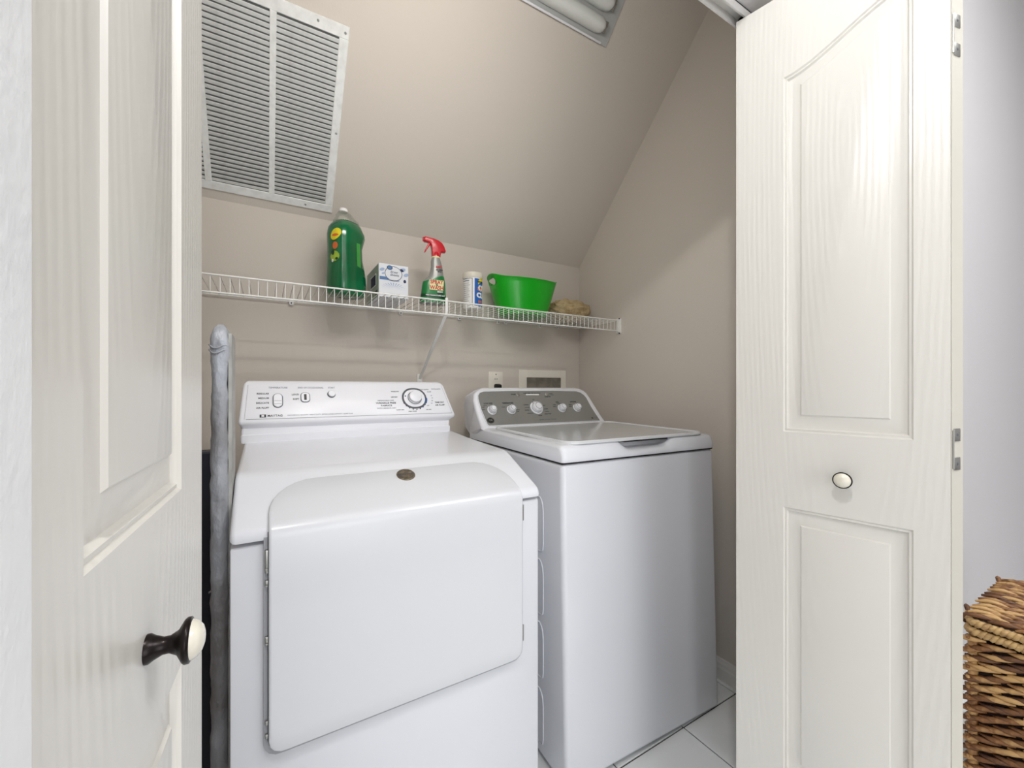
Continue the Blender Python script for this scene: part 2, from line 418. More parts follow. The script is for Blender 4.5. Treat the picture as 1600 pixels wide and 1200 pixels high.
# right pair: the leading leaf shows its face and knob, the pivot leaf folds behind it
near = Vector((1.0615, 0.239, 0)); ld = Vector((-0.2014, 0.9795, 0)).normalized(); nn = Vector((0, 0, 1)).cross(ld)  # nn points to -x side
dr = empty('door_1', (1.10, 0.6, 0), 'open white folding door right of the washer, arched panel and knob facing left', 'door', None, 'structure')
inv = Matrix.Translation((-1.10, -0.6, 0))
f1 = frame(near, ld, nn, (0, 0, 1))      # local +y is the show face here
lf = leaf(dr, inv @ f1, flip=-1); knob(lf, 0.1505, 0.992, -1)
p2 = near - nn * (TH + 0.001) + ld * 0.000
l2 = Vector((0.205, 0.9788, 0)).normalized(); n2 = Vector((0, 0, 1)).cross(l2)
pv = Vector((1.0978, 0.2455, 0))
f2 = frame(pv, l2, n2, (0, 0, 1))
lf2 = leaf(dr, inv @ f2, relief=False, flip=-1)
for hz in (1.84, 1.065, 0.30):
    hinge(lf2, frame((0.0, -0.0145, hz), (0, -1, 0), (1, 0, 0), (0, 0, 1)))

# left pair: show face on the right (+x) side
near = Vector((-0.0845, 0.2531, 0)); ld = Vector((0.0531, 0.9986, 0)).normalized(); nn = Vector((0, 0, 1)).cross(ld)
dl = empty('door_2', (-0.10, 0.6, 0), 'open white folding door at left with knob facing right', 'door', None, 'structure')
inv = Matrix.Translation((0.10, -0.6, 0))
f1 = frame(near, ld, nn, (0, 0, 1))      # local +y = -x ; show face towards +x is local -y
lf = leaf(dl, inv @ f1); knob(lf, 0.152, 0.985)
pv = near + nn * (TH + 0.003)
l2 = Vector((-0.12, 0.9928, 0)).normalized(); n2 = Vector((0, 0, 1)).cross(l2)
lf2 = leaf(dl, inv @ frame(pv, l2, n2, (0, 0, 1)), relief=False)
for hz in (1.84, 1.065, 0.30):
    hinge(lf2, frame((0, 0.0125, hz), (0, -1, 0), (1, 0, 0), (0, 0, 1)))

# ------------------------------------------------------------------ dryer
DX, DY = -0.0573, 0.915
dry = empty('dryer', (DX, DY, 0), 'white front-loading dryer with a broad door and long control console, left of the washer', 'dryer')
DW = 0.686
g = G(); g.box((0, 0.003, 0.02), (DW, 0.70, 0.885), 0.006)
g.build('cabinet', 'enamel', dry)
for fx in (0.05, DW - 0.05):
    for fy in (0.06, 0.64):
        g = G(); g.lathe([(0.02, 0.001), (0.02, 0.008), (0.008, 0.012), (0.008, 0.03)], 14, tf=Matrix.Translation((fx, fy, 0)))
        g.build('foot', 'black', dry)

# top cap: side profile swept across, ends rounded
def sweep(prof, x0, x1, rnd=0.006, mi=0, g=None, ends=None):
    """prof [(y,z)] or [(y,z,xl,xr)] closed polygon, swept in x with softened ends"""
    cy = sum(p[0] for p in prof) / len(prof); cz = sum(p[1] for p in prof) / len(prof)
    N = len(prof)
    def ins(i, d):
        a = Vector(prof[i - 1][:2]); b = Vector(prof[i][:2]); c = Vector(prof[(i + 1) % N][:2])
        e1 = (b - a).normalized(); e2 = (c - b).normalized()
        m1 = Vector((e1.y, -e1.x)); m2 = Vector((e2.y, -e2.x)); q = (m1 + m2)
        if q.length < 1e-6: q = m1
        q.normalize()
        s_ = 1 / max(0.5, q.dot(m1))
        return b + q * d * s_ * sgn
    area_ = sum(prof[i - 1][0] * prof[i][1] - prof[i][0] * prof[i - 1][1] for i in range(N))
    sgn = -1 if area_ > 0 else 1
    rings = []
    for k in range(4):
        a = k / 3 * PI / 2; dx = rnd * (1 - math.sin(a)); dd = rnd * (1 - math.cos(PI / 2 - a))
        dd = rnd * (1 - math.sin(a)); dx = rnd * (1 - math.cos(a))
        rings.append((dx, dd))
    out = []
    for dx, dd in reversed(rings):
        pass
    L = []
    for k in range(4):
        a = k / 3 * PI / 2
        L.append((rnd * (1 - math.sin(a)), rnd * (1 - math.cos(a))))     # (shift in x, inset)
    L = [(rnd * (1 - math.sin(k / 3 * PI / 2)), rnd * (1 - math.cos((1 - k / 3) * PI / 2))) for k in range(4)]
    def xl(i): return prof[i][2] if len(prof[i]) > 2 else x0
    def xr(i): return prof[i][3] if len(prof[i]) > 2 else x1
    for k in range(4):
        ang = k / 3 * PI / 2
        dx = rnd * (1 - math.sin(ang)); dd = rnd * (1 - math.cos(ang))
        # ang=0 : dx=rnd (inner station), dd=0 ; ang=90 : dx=0, dd=rnd
        L[k] = (dx, dd)
    for dx, dd in reversed(L):
        out.append([(xl(i) + dx, *ins(i, dd)) for i in range(N)])
    for dx, dd in L:
        out.append([(xr(i) - dx, *ins(i, dd)) for i in range(N)])
    (g or G()).rings(out, mi)
    return out

prof = [(-0.004, 0.8925), (-0.005, 0.899), (-0.003, 0.907), (0.001, 0.913), (0.008, 0.919), (0.150, 0.983), (0.166, 0.989), (0.182, 0.992), (0.20, 0.993), (0.45, 1.003), (0.59, 1.012), (0.70, 1.013), (0.70, 0.8925)]
g = G(); sweep(prof, 0, DW, 0.010, 0, g)
g.build('top_cap', 'enamel_top', dry, smooth=40)

# door, a plate that bends over the crease
def bend(s_, off):
    """s along the door front measured upward from z=.49; off = outward"""
    sc = 0.4165; rr = 0.012
    up = Vector((0.9115, 0.4113))   # (y,z) of the slope
    nrm = Vector((-0.4113, 0.9115))
    if s_ <= sc - rr: return (-0.004 - off, 0.49 + s_)
    if s_ >= sc + rr:
        b = Vector((-0.004, 0.49 + sc)); q = b + up * (s_ - sc) + nrm * off; return (q.x, q.y)
    u = (s_ - sc + rr) / (2 * rr)
    n_ = Vector((-1, 0)).lerp(nrm, u).normalized(); b = Vector((-0.004, 0.49 + sc))
    p0 = b + Vector((0, -rr)); p1 = b; p2_ = b + up * rr
    q = p0 * (1 - u) ** 2 + p1 * 2 * u * (1 - u) + p2_ * u * u + n_ * off
    return (q.x, q.y)

def door_plate(name, m, x0, x1, sb, st, rb, rt, offs, chL=None, chR=None):
    """offs: list of (inset, offset)"""
    us = [0, .004, .015, .035, .06, .09, .13, .18, .3, .5, .7, .82, .87, .91, .94, .965, .985, .996, 1]
    g = G()
    def sheet(ins, off):
        cols = []
        xa, xb = x0 + ins, x1 - ins
        for u in us:
            x = xa + (xb - xa) * u
            def cut(dist, r): return 0 if dist >= r else r - math.sqrt(max(0, r * r - (r - dist) ** 2))
            dL, dR = x - xa, xb - x
            bot = sb + ins + cut(min(dL, dR), rb)
            top = st - ins - max(cut(dL, rt), cut(dR, rt)) * 1.15
            cs = [bot, bot + .03, 0.25, .4165 - .012, .4165 - .006, .4165, .4165 + .006, .4165 + .012]
            top = max(top, cs[-1] + .004)
            cs += [cs[-1] + (top - cs[-1]) * .5, top]
            cols.append([(x, *bend(c, off)) for c in cs])
        return cols
    sheets = [sheet(i, o) for i, o in offs]
    S = sheets[-1]
    nr, nc = len(S[0]), len(S)
    vs_ = [p for c in S for p in c]
    g.add(vs_, [(c * nr + r, (c + 1) * nr + r, (c + 1) * nr + r + 1, c * nr + r + 1) for c in range(nc - 1) for r in range(nr - 1)])
    def border(S_):
        return [S_[c][0] for c in range(nc)] + [S_[-1][r] for r in range(1, nr)] + [S_[c][-1] for c in range(nc - 2, -1, -1)] + [S_[0][r] for r in range(nr - 2, 0, -1)]
    g.rings([border(s_) for s_ in sheets], caps=False)
    return g.build(name, m, dry, smooth=30)

door_plate('door_seal', 'seal', 0.054, 0.630, -0.010, 0.566, 0.028, 0.095, [(0, -0.004), (0, 0.0012)])
door_plate('door_gap_shade', 'gap', 0.0605, 0.6250, -0.0018, 0.5615, 0.027, 0.091, [(0, -0.004), (0, 0.0028)])  # dark plate painting the shade in the groove around the door
d = door_plate('door', 'enamel_door', 0.062, 0.6235, 0.0, 0.560, 0.026, 0.09, [(0, -0.002), (0, 0.0105), (0.0012, 0.0128), (0.0035, 0.0138)])
# round metal badge on the slope of the door
bc = Vector((0.3536, *bend(0.4165 + 0.114, 0.0136)))
tfb = frame(bc, (1, 0, 0), (0, 0.9115, 0.4113), (0, -0.4113, 0.9115))
g = G(); g.lathe([(0.0225, -0.001), (0.0225, 0.002), (0.021, 0.0034), (0.0195, 0.003), (0.0005, 0.0032)], 32, 0, tfb)
bdg = g.build('badge', 'brass', d, smooth=40); bdg['label'] = 'round tarnished metal badge'
g = G(); text_geo(g, 'MAYTAG', 0.0088, 0, tfb @ Matrix.Translation((0, -0.001, 0.0034)), 0.0002)
for k in range(28):
    a = 2 * PI * k / 28; g.box((-0.0006, -0.0014, 0.003), (0.0006, 0.0014, 0.0036), 0, 0, tf=tfb @ Matrix.Rotation(a, 4, 'Z') @ Matrix.Translation((0, 0.0178, 0)))
g.build('badge_relief', 'gap', d, smooth=0)['kind'] = 'stuff'
# hinges on the right, catches on the left
for hz in (0.858, 0.548):
    g = G(); g.box((0.6215, -0.013, hz - 0.018), (0.6285, -0.001, hz + 0.018), 0.001); g.lathe([(0.0028, -0.02), (0.0028, 0.02)], 8, tf=Matrix.Translation((0.6285, -0.008, hz)))
    g.build('door_hinge', 'steel', dry)
for hz, hh in ((0.853, 0.022), (0.812, 0.006), (0.704, 0.008), (0.55, 0.004), (0.525, 0.004)):
    g = G(); g.box((0.0562, -0.011, hz - hh), (0.0615, -0.001, hz + hh), 0.001)
    if hh > 0.005: g.lathe([(0.0022, 0), (0.0018, 0.0016)], 8, tf=Matrix.Translation((0.0588, -0.011, hz - hh * .6)) @ Matrix.Rotation(PI / 2, 4, 'X'))
    g.build('door_catch', 'steel', dry)

# console
CP = [(.583, 1.010, -.010, .672), (.583, 1.034, -.010, .672), (.587, 1.037, -.008, .670), (.589, 1.055, -.008, .672), (.584, 1.062, -.011, .680), (.577, 1.067, -.014, .686), (.5745, 1.074, -.014, .6875),
      (.575, 1.080, -.014, .687), (.606, 1.138, -.009, .674), (.633, 1.189, -.004, .6635), (.637, 1.196, -.002, .659), (.643, 1.201, .001, .654), (.652, 1.203, .004, .651), (.68, 1.20, .004, .651), (.70, 1.18, 0, .655), (.71, 1.01, 0, .66)]
g = G(); sweep(CP, 0, 1, 0.009, 0, g)
con = g.build('console', 'plastic', dry, smooth=40)
g = G()
pa = Vector((0, .5752, 1.0805)); pb = Vector((0, .633, 1.189))
upv = (pb - pa).normalized(); nv = Vector((1, 0, 0)).cross(upv)          # outward (-y, +z)
if nv.y > 0: nv = -nv
def dface(x, z, lift=0.0):
    """point on the console face at local x and height z"""
    return pa + upv * ((z - pa.z) / upv.z) + Vector((x, 0, 0)) + nv * (lift + .0004)
def dtf(x, z, lift=0.0): return frame(dface(x, z, lift), (1, 0, 0), upv, nv)
# framing lines of the printed panel
def pline(g_, x0, z0, x1, z1, wd, mi, fn):
    a = fn(x0, z0, .0002); b = fn(x1, z1, .0002); t = (b - a).normalized(); s_ = t.cross(nv) * wd / 2
    g_.add([a - s_, b - s_, b + s_, a + s_], [(0, 1, 2, 3)], mi)
pline(g, .006, 1.0835, .676, 1.0835, .0011, 0, dface)
pline(g, .002, 1.084, .010, 1.189, .0006, 0, dface)
pline(g, .674, 1.084, .652, 1.189, .0006, 0, dface)
text_geo(g, 'TEMPERATURE', .0082, 1, dtf(.092, 1.180)); text_geo(g, 'END OF CYCLE SIGNAL', .0082, 1, dtf(.188, 1.180), sx=.9); text_geo(g, 'START', .0082, 1, dtf(.248 + .004, 1.180), sx=.9)
for s_, z in (('REGULAR', 1.161), ('MEDIUM', 1.147), ('DELICATE', 1.132), ('AIR FLUFF', 1.117)):
    text_geo(g, s_, .0078, 2, dtf(.0665, z), .0001, 'RIGHT')
for s_, z in (('LOUD', 1.158), ('SOFT', 1.143)): text_geo(g, s_, .0078, 2, dtf(.152, z), .0001, 'RIGHT')
text_geo(g, 'DEPENDABLE CARE', .0060, 1, dtf(.430, 1.134), sx=1.1); text_geo(g, 'WRINKLE FREE', .0088, 2, dtf(.430, 1.125), .0001, sx=1.2)
text_geo(g, 'FABRICS', .0082, 2, dtf(.430, 1.116), .0001, sx=1.3); text_geo(g, 'WITH SENSOR DRY', .0065, 1, dtf(.430, 1.107), sx=1.2)
for s_, x, z in (('MORE DRY', .468, 1.166), ('LESS DRY', .462, 1.146), ('DAMP DRY', .478, 1.100), ('PERM PRESS', .522, 1.0935), ('COOL DOWN', .578, 1.173), ('FLUFF', .598, 1.164), ('60', .604, 1.150), ('40', .606, 1.141), ('20', .604, 1.131), ('10', .600, 1.121), ('OFF', .584, 1.113), ('AIR DRY', .585, 1.0985)):
    text_geo(g, s_, .0058, 2 if len(s_) > 3 else 1, dtf(x, z))
text_geo(g, 'INTELLIDRY', .0066, 1, dtf(.628, 1.175), sx=1.1)
text_geo(g, 'TIME DRY', .0078, 2, dtf(.632, 1.124), .0001, sx=1.1); text_geo(g, 'AIR FLUFF', .0078, 2, dtf(.632, 1.114), .0001, sx=1.1)
strokes(g, -.0085, .0085, 0, .0105, 3, dtf(.058 - .008, 1.0925)); text_geo(g, 'M', .009, 4, dtf(.050, 1.0925, .0004), .0006)
text_geo(g, 'MAYTAG', .0098, 2, dtf(.083, 1.0925), .0001, sx=1.05)
text_geo(g, 'COMMERCIAL QUALITY  HEAVY DUTY  EXTRA LARGE CAPACITY  QUIET PLUS', .0050, 1, dtf(.215, 1.0925), sx=1.12)
g.build('panel_lettering', ['gap', 'print', 'printdark', 'printdark', 'white'], con, smooth=0)['kind'] = 'stuff'

def stadium(w_, h_, r_, n=6):
    pts = []
    for cx_, cy_, a0 in ((w_ / 2 - r_, h_ / 2 - r_, 0), (-w_ / 2 + r_, h_ / 2 - r_, 90), (-w_ / 2 + r_, -h_ / 2 + r_, 180), (w_ / 2 - r_, -h_ / 2 + r_, 270)):
        for k in range(n + 1):
            a = R(a0 + 90 * k / n); pts.append((cx_ + r_ * math.cos(a), cy_ + r_ * math.sin(a)))
    return pts
def pad(g_, w_, h_, r_, lv, mi, tf):
    """stack of stadium rings; lv [(inset, z)]"""
    g_.rings([[(x * (w_ - 2 * i) / w_, y * (h_ - 2 * i) / h_, z) for x, y in stadium(w_, h_, r_)] for i, z in lv], mi, tf)
# temperature rocker
g = G(); pad(g, .029, .051, .0145, [(0, -.001), (0, .0008), (.001, .0012)], 0, dtf(.091, 1.139))
g.build('switch_surround', 'gap', con)
g = G(); pad(g, .0245, .0465, .012, [(0, 0), (0, .003), (.0015, .0045)], 0, dtf(.091, 1.139))
for zz in (.0, -.011): g.box((-.010, zz - .0004, .0043), (.010, zz + .0004, .0048), 0, 1, tf=dtf(.091, 1.137))
g.build('rocker_switch', ['plastic', 'gap'], con)
g = G(); pad(g, .0285, .036, .011, [(0, -.001), (0, .0008), (.001, .0012)], 0, dtf(.170, 1.148)); g.build('switch_surround', 'gap', con)
g = G(); pad(g, .0245, .032, .009, [(0, 0), (0, .0025), (.0012, .0035)], 0, dtf(.170, 1.148)); pad(g, .0075, .0215, .001, [(0, .003), (0, .0038)], 1, dtf(.170, 1.148))
g.build('slide_switch', ['plastic', 'black'], con)
g = G(); pad(g, .0265, .0265, .0132, [(0, -.001), (0, .0008)], 0, dtf(.2505, 1.158)); g.build('button_ring', 'gap', con)
g = G(); pad(g, .0225, .0225, .0112, [(0, 0), (0, .005), (.002, .0065)], 0, dtf(.2515, 1.159)); g.build('start_button', 'plastic', con)
# dial
dc = (.5365, 1.141)
g = G(); pad(g, .094, .086, .042, [(0, -.0005), (0, .0006)], 0, dtf(*dc)); pad(g, .080, .072, .035, [(0, .0004), (0, .0010)], 1, dtf(*dc))
for k in range(9):
    a = R(205 + k * 17); g.box((-.0022, -.0015, 0), (.0022, .0015, .0014), 0, 2 if k < 6 else 3, tf=dtf(*dc) @ Matrix.Rotation(a, 4, 'Z') @ Matrix.Translation((.0465, 0, 0)) @ Matrix.Rotation(PI / 2, 4, 'Z'))
for a in (-20, -8): g.box((-.006, -.0036, 0), (.006, .0036, .0014), 0, 3, tf=dtf(*dc) @ Matrix.Rotation(R(a), 4, 'Z') @ Matrix.Translation((.0450, 0, 0)) @ Matrix.Rotation(PI / 2, 4, 'Z'))
g.box((-.0022, -.0022, 0), (.0022, .0022, .0016), 0, 2, tf=dtf(*dc) @ Matrix.Rotation(R(165), 4, 'Z') @ Matrix.Translation((.0345, 0, 0)))
g.build('dial_scale', ['gap', 'plastic', 'printdark', 'printblue'], con, smooth=0)['kind'] = 'stuff'
g = G(); g.lathe([(.0300, .0005), (.0300, .0030), (.0245, .0040), (.0232, .0150), (.0220, .0180), (.019, .0192), (.0005, .0196)], 36, 0, dtf(*dc))
g.build('dial_knob', 'plastic', con, smooth=40)
g = G(); g.lathe([(.0265, .0030), (.0265, .0042)], 32, 0, dtf(*dc)); g.lathe([(.0237, .0138), (.0235, .0152)], 32, 0, dtf(*dc), cap=False); g.build('dial_ring', 'gap', con, smooth=40)

# ------------------------------------------------------------------ washer
WA = math.atan2(-.0273, .6855)
wsh = empty('washer', Matrix.Translation((.7464, .97, 0)) @ Matrix.Rotation(WA, 4, 'Z'), 'white top-loading washer with a silver control panel and five white knobs', 'washing machine')
WW = .686
g = G(); g.box((0, 0, .012), (WW, .70, .9545), .016, seg=4)
g.v = [(x, y - .024 * max(0, min(1, (.95 - z) / .8)) if y < .3 else y, z) for x, y, z in g.v]
cab = g.build('cabinet', 'enamel', wsh, smooth=40)
for fx in (.05, WW - .05):
    for fy in (.06, .64):
        g = G(); g.lathe([(0.02, 0.001), (0.02, 0.008), (0.008, 0.012), (0.008, 0.03)], 14, tf=Matrix.Translation((fx, fy, 0))); g.build('foot', 'black', wsh)
# pressed ribs on the left side
for zc in (.745, .545, .345, .135):
    g = G(); pts = [(-.0008, .10 + .018 * (1 - math.cos(a_)), zc + dz) for a_, dz in ((PI / 2, .088), (1.1, .080), (.6, .066), (.2, .045), (0, .02), (0, -.02), (0, -.06), (.5, -.075), (1.1, -.082), (PI / 2, -.084))]
    pts = [(-.0008, .235, zc + .09)] + [(x, .098 + (y - .10) * 6 if False else y, z) for x, y, z in pts] + [(-.0008, .235, zc - .086)]
    g.tube(pts, .0024, 8, 0); g.build('pressed_rib', 'enamel', cab, smooth=70)
g = G(); g.box((.004, .003, .9535), (WW - .004, .69, .9605), 0); g.build('seam_gasket', 'black', wsh, smooth=0)

# lid deck: front profile varies along x so that the finger notch is really hollow
def deck_prof(f):
    """f=0 plain front, f=1 full notch"""
    A = [(-.004, .9590), (-.006, .9635), (-.005, .972), (-.003, .983), (.0015, .996), (.008, 1.0045), (.018, 1.0085), (.034, 1.0095)]
    B = [(-.004, .9590), (-.006, .9635), (-.005, .970), (.001, .9765), (.012, .9800), (.030, .9825), (.040, .9860), (.042, 1.0060)]
    return [(a[0] * (1 - f) + b[0] * f, a[1] * (1 - f) + b[1] * f) for a, b in zip(A, B)]
xs = [(0.0, 0), (.02, 0), (.12, 0), (.215, 0), (.228, .05), (.242, .28), (.256, .62), (.270, .9), (.284, 1), (.36, 1), (.425, 1), (.440, .85), (.452, .55), (.464, .22), (.476, .04), (.49, 0), (.60, 0), (WW - .02, 0), (WW, 0)]
rings = []
for i, (x, f) in enumerate(xs):
    pr = deck_prof(f) + [(.30, 1.0085), (.60, 1.013), (.70, 1.013), (.70, .9590)]
    if i in (0, len(xs) - 1):
        pr = [(y + (.010 if y < .05 else 0) - (.004 if y > .65 else 0), z - (.010 if z > .975 else 0) * ((z - .975) / .034 if z < 1.009 else 1)) for y, z in pr]
    if i in (1, len(xs) - 2): pass
    rings.append([(x, y, z) for y, z in pr])
def between(r0, r1, t, x):   # soft shoulder near the ends
    return [(x, a[1] * (1 - t) + b[1] * t, a[2] * (1 - t) + b[2] * t) for a, b in zip(r0, r1)]
rings.insert(1, between(rings[0], rings[1], .45, .003)); rings.insert(2, between(rings[0], rings[2], .8, .009))
e0, e1 = rings[-1], rings[-2]
rings[-1:] = [between(e0, e1, .8, WW - .009), between(e0, e1, .45, WW - .003), e0]
g = G(); g.rings(rings, 0); g.build('deck', 'enamel_top', wsh, smooth=38)
# lid: slightly raised glossy panel with rounded front corners
g = G()
def lid_outline(ins, x0=.028, x1=.655, y0=.006, y1=.535, r=.05):
    return [(x * 1, y) for x, y in [((x0 + x1) / 2 + px, (y0 + y1) / 2 + py) for px, py in stadium(x1 - x0 - 2 * ins, y1 - y0 - 2 * ins, r - ins)]]
g.rings([[(x, y, z + max(0, (y - .05)) * .006) for x, y in lid_outline(i)] for i, z in ((0.003, 1.0075), (0, 1.009), (0, 1.0145), (.002, 1.0165), (.008, 1.0165), (.0105, 1.0150), (.02, 1.0150))], 0)
g.build('lid', 'enamel_gray', wsh, smooth=50)
g = G(); g.box((.256, .012, 1.0030), (.456, .040, 1.0076), .001); g.build('slot_shade', 'black', wsh, smooth=0)  # black strip painting the shade in the gap under the lid lip
g = G(); g.tube([(x, y, 1.0166 + max(0, (y - .05)) * .006) for x, y in lid_outline(.0055)], .0020, 6, closed=True); g.build('lid_rim', 'enamel_top', wsh, smooth=80)

# console
def half(c, r0, n=5): return [c + r0 * math.sin(PI / 2 * k / n) for k in range(n + 1)]
WP = [(.556, 1.006, -.006, .676), (.560, 1.014, -.004, .668), (.566, 1.019, -.002, .660), (.580, 1.040, -.005, .652), (.612, 1.094, -.010, .634), (.632, 1.130, -.010, .622), (.646, 1.155, -.002, .610), (.652, 1.166, .010, .598), (.657, 1.173, .022, .585),
      (.664, 1.178, .035, .570), (.674, 1.1805, .045, .56), (.70, 1.180, .045, .56), (.73, 1.170, .030, .575), (.755, 1.145, .0, .60), (.76, 1.10, -.006, .63), (.755, 1.0, -.002, .67), (.70, .97, 0, .68), (.64, .97, 0, .68)]
g = G(); sweep(WP, 0, 1, 0.012, 0, g)
wc = g.build('console', 'plastic', wsh, smooth=45)
qa = Vector((0, .567, 1.020)); qb = Vector((0, .646, 1.1545))
wu = (qb - qa).normalized(); wn = Vector((1, 0, 0)).cross(wu)
if wn.y > 0: wn = -wn
def wtf(x, z, lift=0.0):
    p = qa + wu * ((z - qa.z) / wu.z) + Vector((x, 0, 0)) + wn * (lift + .0012); return frame(p, (1, 0, 0), wu, wn)
# silver panel, its outline bowed like the console
out = []
H = (1.166 - 1.020) / wu.z
T0 = wtf(0, 1.020, -.0012)
lo_l, lo_r, up_l, up_r = .024, .628, .010, .586
for x, y in [(lo_l + .010, .000), (lo_r - .004, .000), (lo_r, .003), (lo_r - .012, .04), (lo_r - .024, .08), (up_r + .009, H - .040), (up_r + .000, H - .024), (up_r - .016, H - .010), (up_r - .040, H - .002), (.42, H + .001), (.18, H + .001), (up_l + .035, H - .001), (up_l + .014, H - .008), (up_l + .003, H - .022), (up_l, H - .04), (up_l + .002, .08), (lo_l - .005, .04), (lo_l, .010), (lo_l + .003, .003)]:
    out.append((x, y))
g = G()
cxm = sum(p[0] for p in out) / len(out); cym = sum(p[1] for p in out) / len(out)
g.rings([[(x, y, z) for x, y in out] if k == 0 else [(x, y, z) for x, y in out] for k, z in ((0, -.0015), (1, .0012))], 0, T0)
pn = g.build('control_panel', 'silver', wc, smooth=0); pn['label'] = 'brushed silver control panel'
g = G(); g.tube([T0 @ Vector((x, y, .0008)) for x, y in out], .0026, 6, closed=True); g.build('panel_trim', 'plastic', wc, smooth=80)
PZ = .0022
def wknob(x, z, r, parent):
    tf = wtf(x, z, PZ * .5)
    g = G(); g.lathe([(r * 1.30, -.001), (r * 1.30, .0022), (r * 1.22, .003), (r * 1.05, .003)], 40, 0, tf)
    kb = g.build('knob_skirt', 'plastic', parent, smooth=40)
    g = G(); g.lathe([(r * 1.0, .0025), (r * .98, .012), (r * .93, .019), (r * .80, .0235), (r * .70, .0245)], 40, 0, tf, cap=False)
    g.lathe([(r * .62, .0243), (r * .55, .0247), (.0005, .0247)], 36, 0, tf, cap=False)
    k_ = g.build('knob', 'plastic', parent, smooth=40)
    g = G(); g.lathe([(r * .70, .0245), (r * .68, .0252), (r * .64, .0252), (r * .62, .0243)], 36, 0, tf, cap=False)
    g.lathe([(r * 1.045, .0030), (r * 1.045, .0034), (r * .99, .0034)], 36, 0, tf, cap=False); g.build('knob_ring', 'gap', parent, smooth=40)
    g = G(); a = R(118); g.box((-.0012, r * 1.0, .0024), (.0012, r * 1.34, .0034), 0, 0, tf=tf @ Matrix.Rotation(R(28), 4, 'Z')); g.build('pointer', 'black', parent, smooth=0)
for x, z, r in ((.0625, 1.083, .0165), (.1565, 1.083, .0165), (.288, 1.088, .0245), (.4255, 1.083, .0165), (.514, 1.083, .0165)): wknob(x, z, r, wc)
g = G()
def wt(s_, x, z, size, mi=0, **k): text_geo(g, s_, size, mi, wtf(x, z, .0004), **k)
wt('LOAD SIZE', .052, 1.112, .0085, bold=.0002); wt('TEMPERATURE', .148, 1.112, .0085, bold=.0002); wt('SOIL', .412, 1.112, .0085, bold=.0002); wt('OPTIONS', .504, 1.112, .0085, bold=.0002)
for s_, x, z in (('HOT', .026, 1.096), ('WARM', .022, 1.087), ('AUTO', .036, 1.103), ('COLD', .122, 1.095), ('COOL', .190, 1.083), ('TAP', .188, 1.075), ('OFF', .285, 1.125), ('CASUALS', .238, 1.103), ('COLORS', .240, 1.091), ('WHITES', .236, 1.115 - .036), ('DELICATES', .248, 1.065), ('BULKY', .330, 1.098), ('SHEETS', .338, 1.082), ('TOWELS', .338, 1.071), ('SPEED WASH', .340, 1.060), ('DRAIN', .296, 1.054),
                 ('LIGHT', .392, 1.100), ('HEAVY', .390, 1.092), ('EXTRA', .418, 1.105), ('RINSE', .482, 1.098), ('SOAK', .478, 1.090)):
    wt(s_, x, z, .0062, 0)
wt('START', .188, 1.149, .0085, bold=.0002); wt('WASH  RINSE  SPIN  LID LOCKED', .288, 1.1545, .0062, bold=.0001); wt('HOLD', .392, 1.151, .0065); wt('PAUSE', .398, 1.145, .0060, 1)
wt('Deep Fill', .368, 1.138, .0085, 0)
wt('DEEP RINSE   AUTO SOAK   WARM RINSE', .33, 1.036, .005, 1)
wt('HE', .585, 1.034, .0085, 0, bold=.0003); wt('water', .607, 1.034, .0065, 1)
g.build('panel_lettering', ['printdark', 'print'], wc, smooth=0)['kind'] = 'stuff'
g = G(); pad(g, .070, .0060, .0028, [(0, 0), (0, .0015)], 0, wtf(.288, 1.148)); g.build('indicator_bar', 'white', wc, smooth=0)
for x in (.212, .366):
    g = G(); g.lathe([(.0085, -.001), (.0085, .002), (.0065, .0035), (.0005, .0037)], 24, 0, wtf(x, 1.149)); g.build('push_button', 'steel', wc)
g = G(); g.lathe([(.0165, -.001), (.0165, .0012), (.0155, .0018), (.0005, .0018)], 28, 0, wtf(.045, 1.042), sy=.82)
text_geo(g, 'GE', .014, 1, wtf(.045, 1.042, .0022), .0002)
g.lathe([(.0142, .0017), (.0142, .0021), (.0134, .0021), (.0134, .0017)], 28, 1, wtf(.045, 1.042), sy=.82, cap=False)
bd = g.build('badge', ['black', 'steel'], wc, smooth=30); bd['label'] = 'oval black maker badge'

# ------------------------------------------------------------------ wire shelf
shf = empty('wire_shelf', (0, 0, 1.53), 'long white vinyl-coated wire shelf above both machines', 'shelf')
ZS, YFR, LIPZ = 0.0, 1.576, -0.054
g = G(); pth = [(0, YB - .012, ZS)] + [(0, YFR + .004, ZS)] + [(0, YFR, ZS - .002), (0, YFR, LIPZ)]
g.tube(pth, .00145, 6); w0 = g.build('wire', 'wire', shf, smooth=80)
n = 0; x = XR - .010
xs_ = []
while x > XL + .02: xs_.append(x); x -= .0254
w0.location = (xs_[0], 0, 0)
for x in xs_[1:]:
    o = link('wire', w0.data, shf); o.location = (x, 0, 0)
for y, z, r in ((YFR - .0035, ZS + .0005, .0030), (YFR - .0035, LIPZ, .0030), (YB - .014, ZS - .003, .003)):
    g = G(); g.tube([(XL + .006, y, z), (XR - .004, y, z)], r, 8); g.build('rail', 'wire', shf, smooth=80)
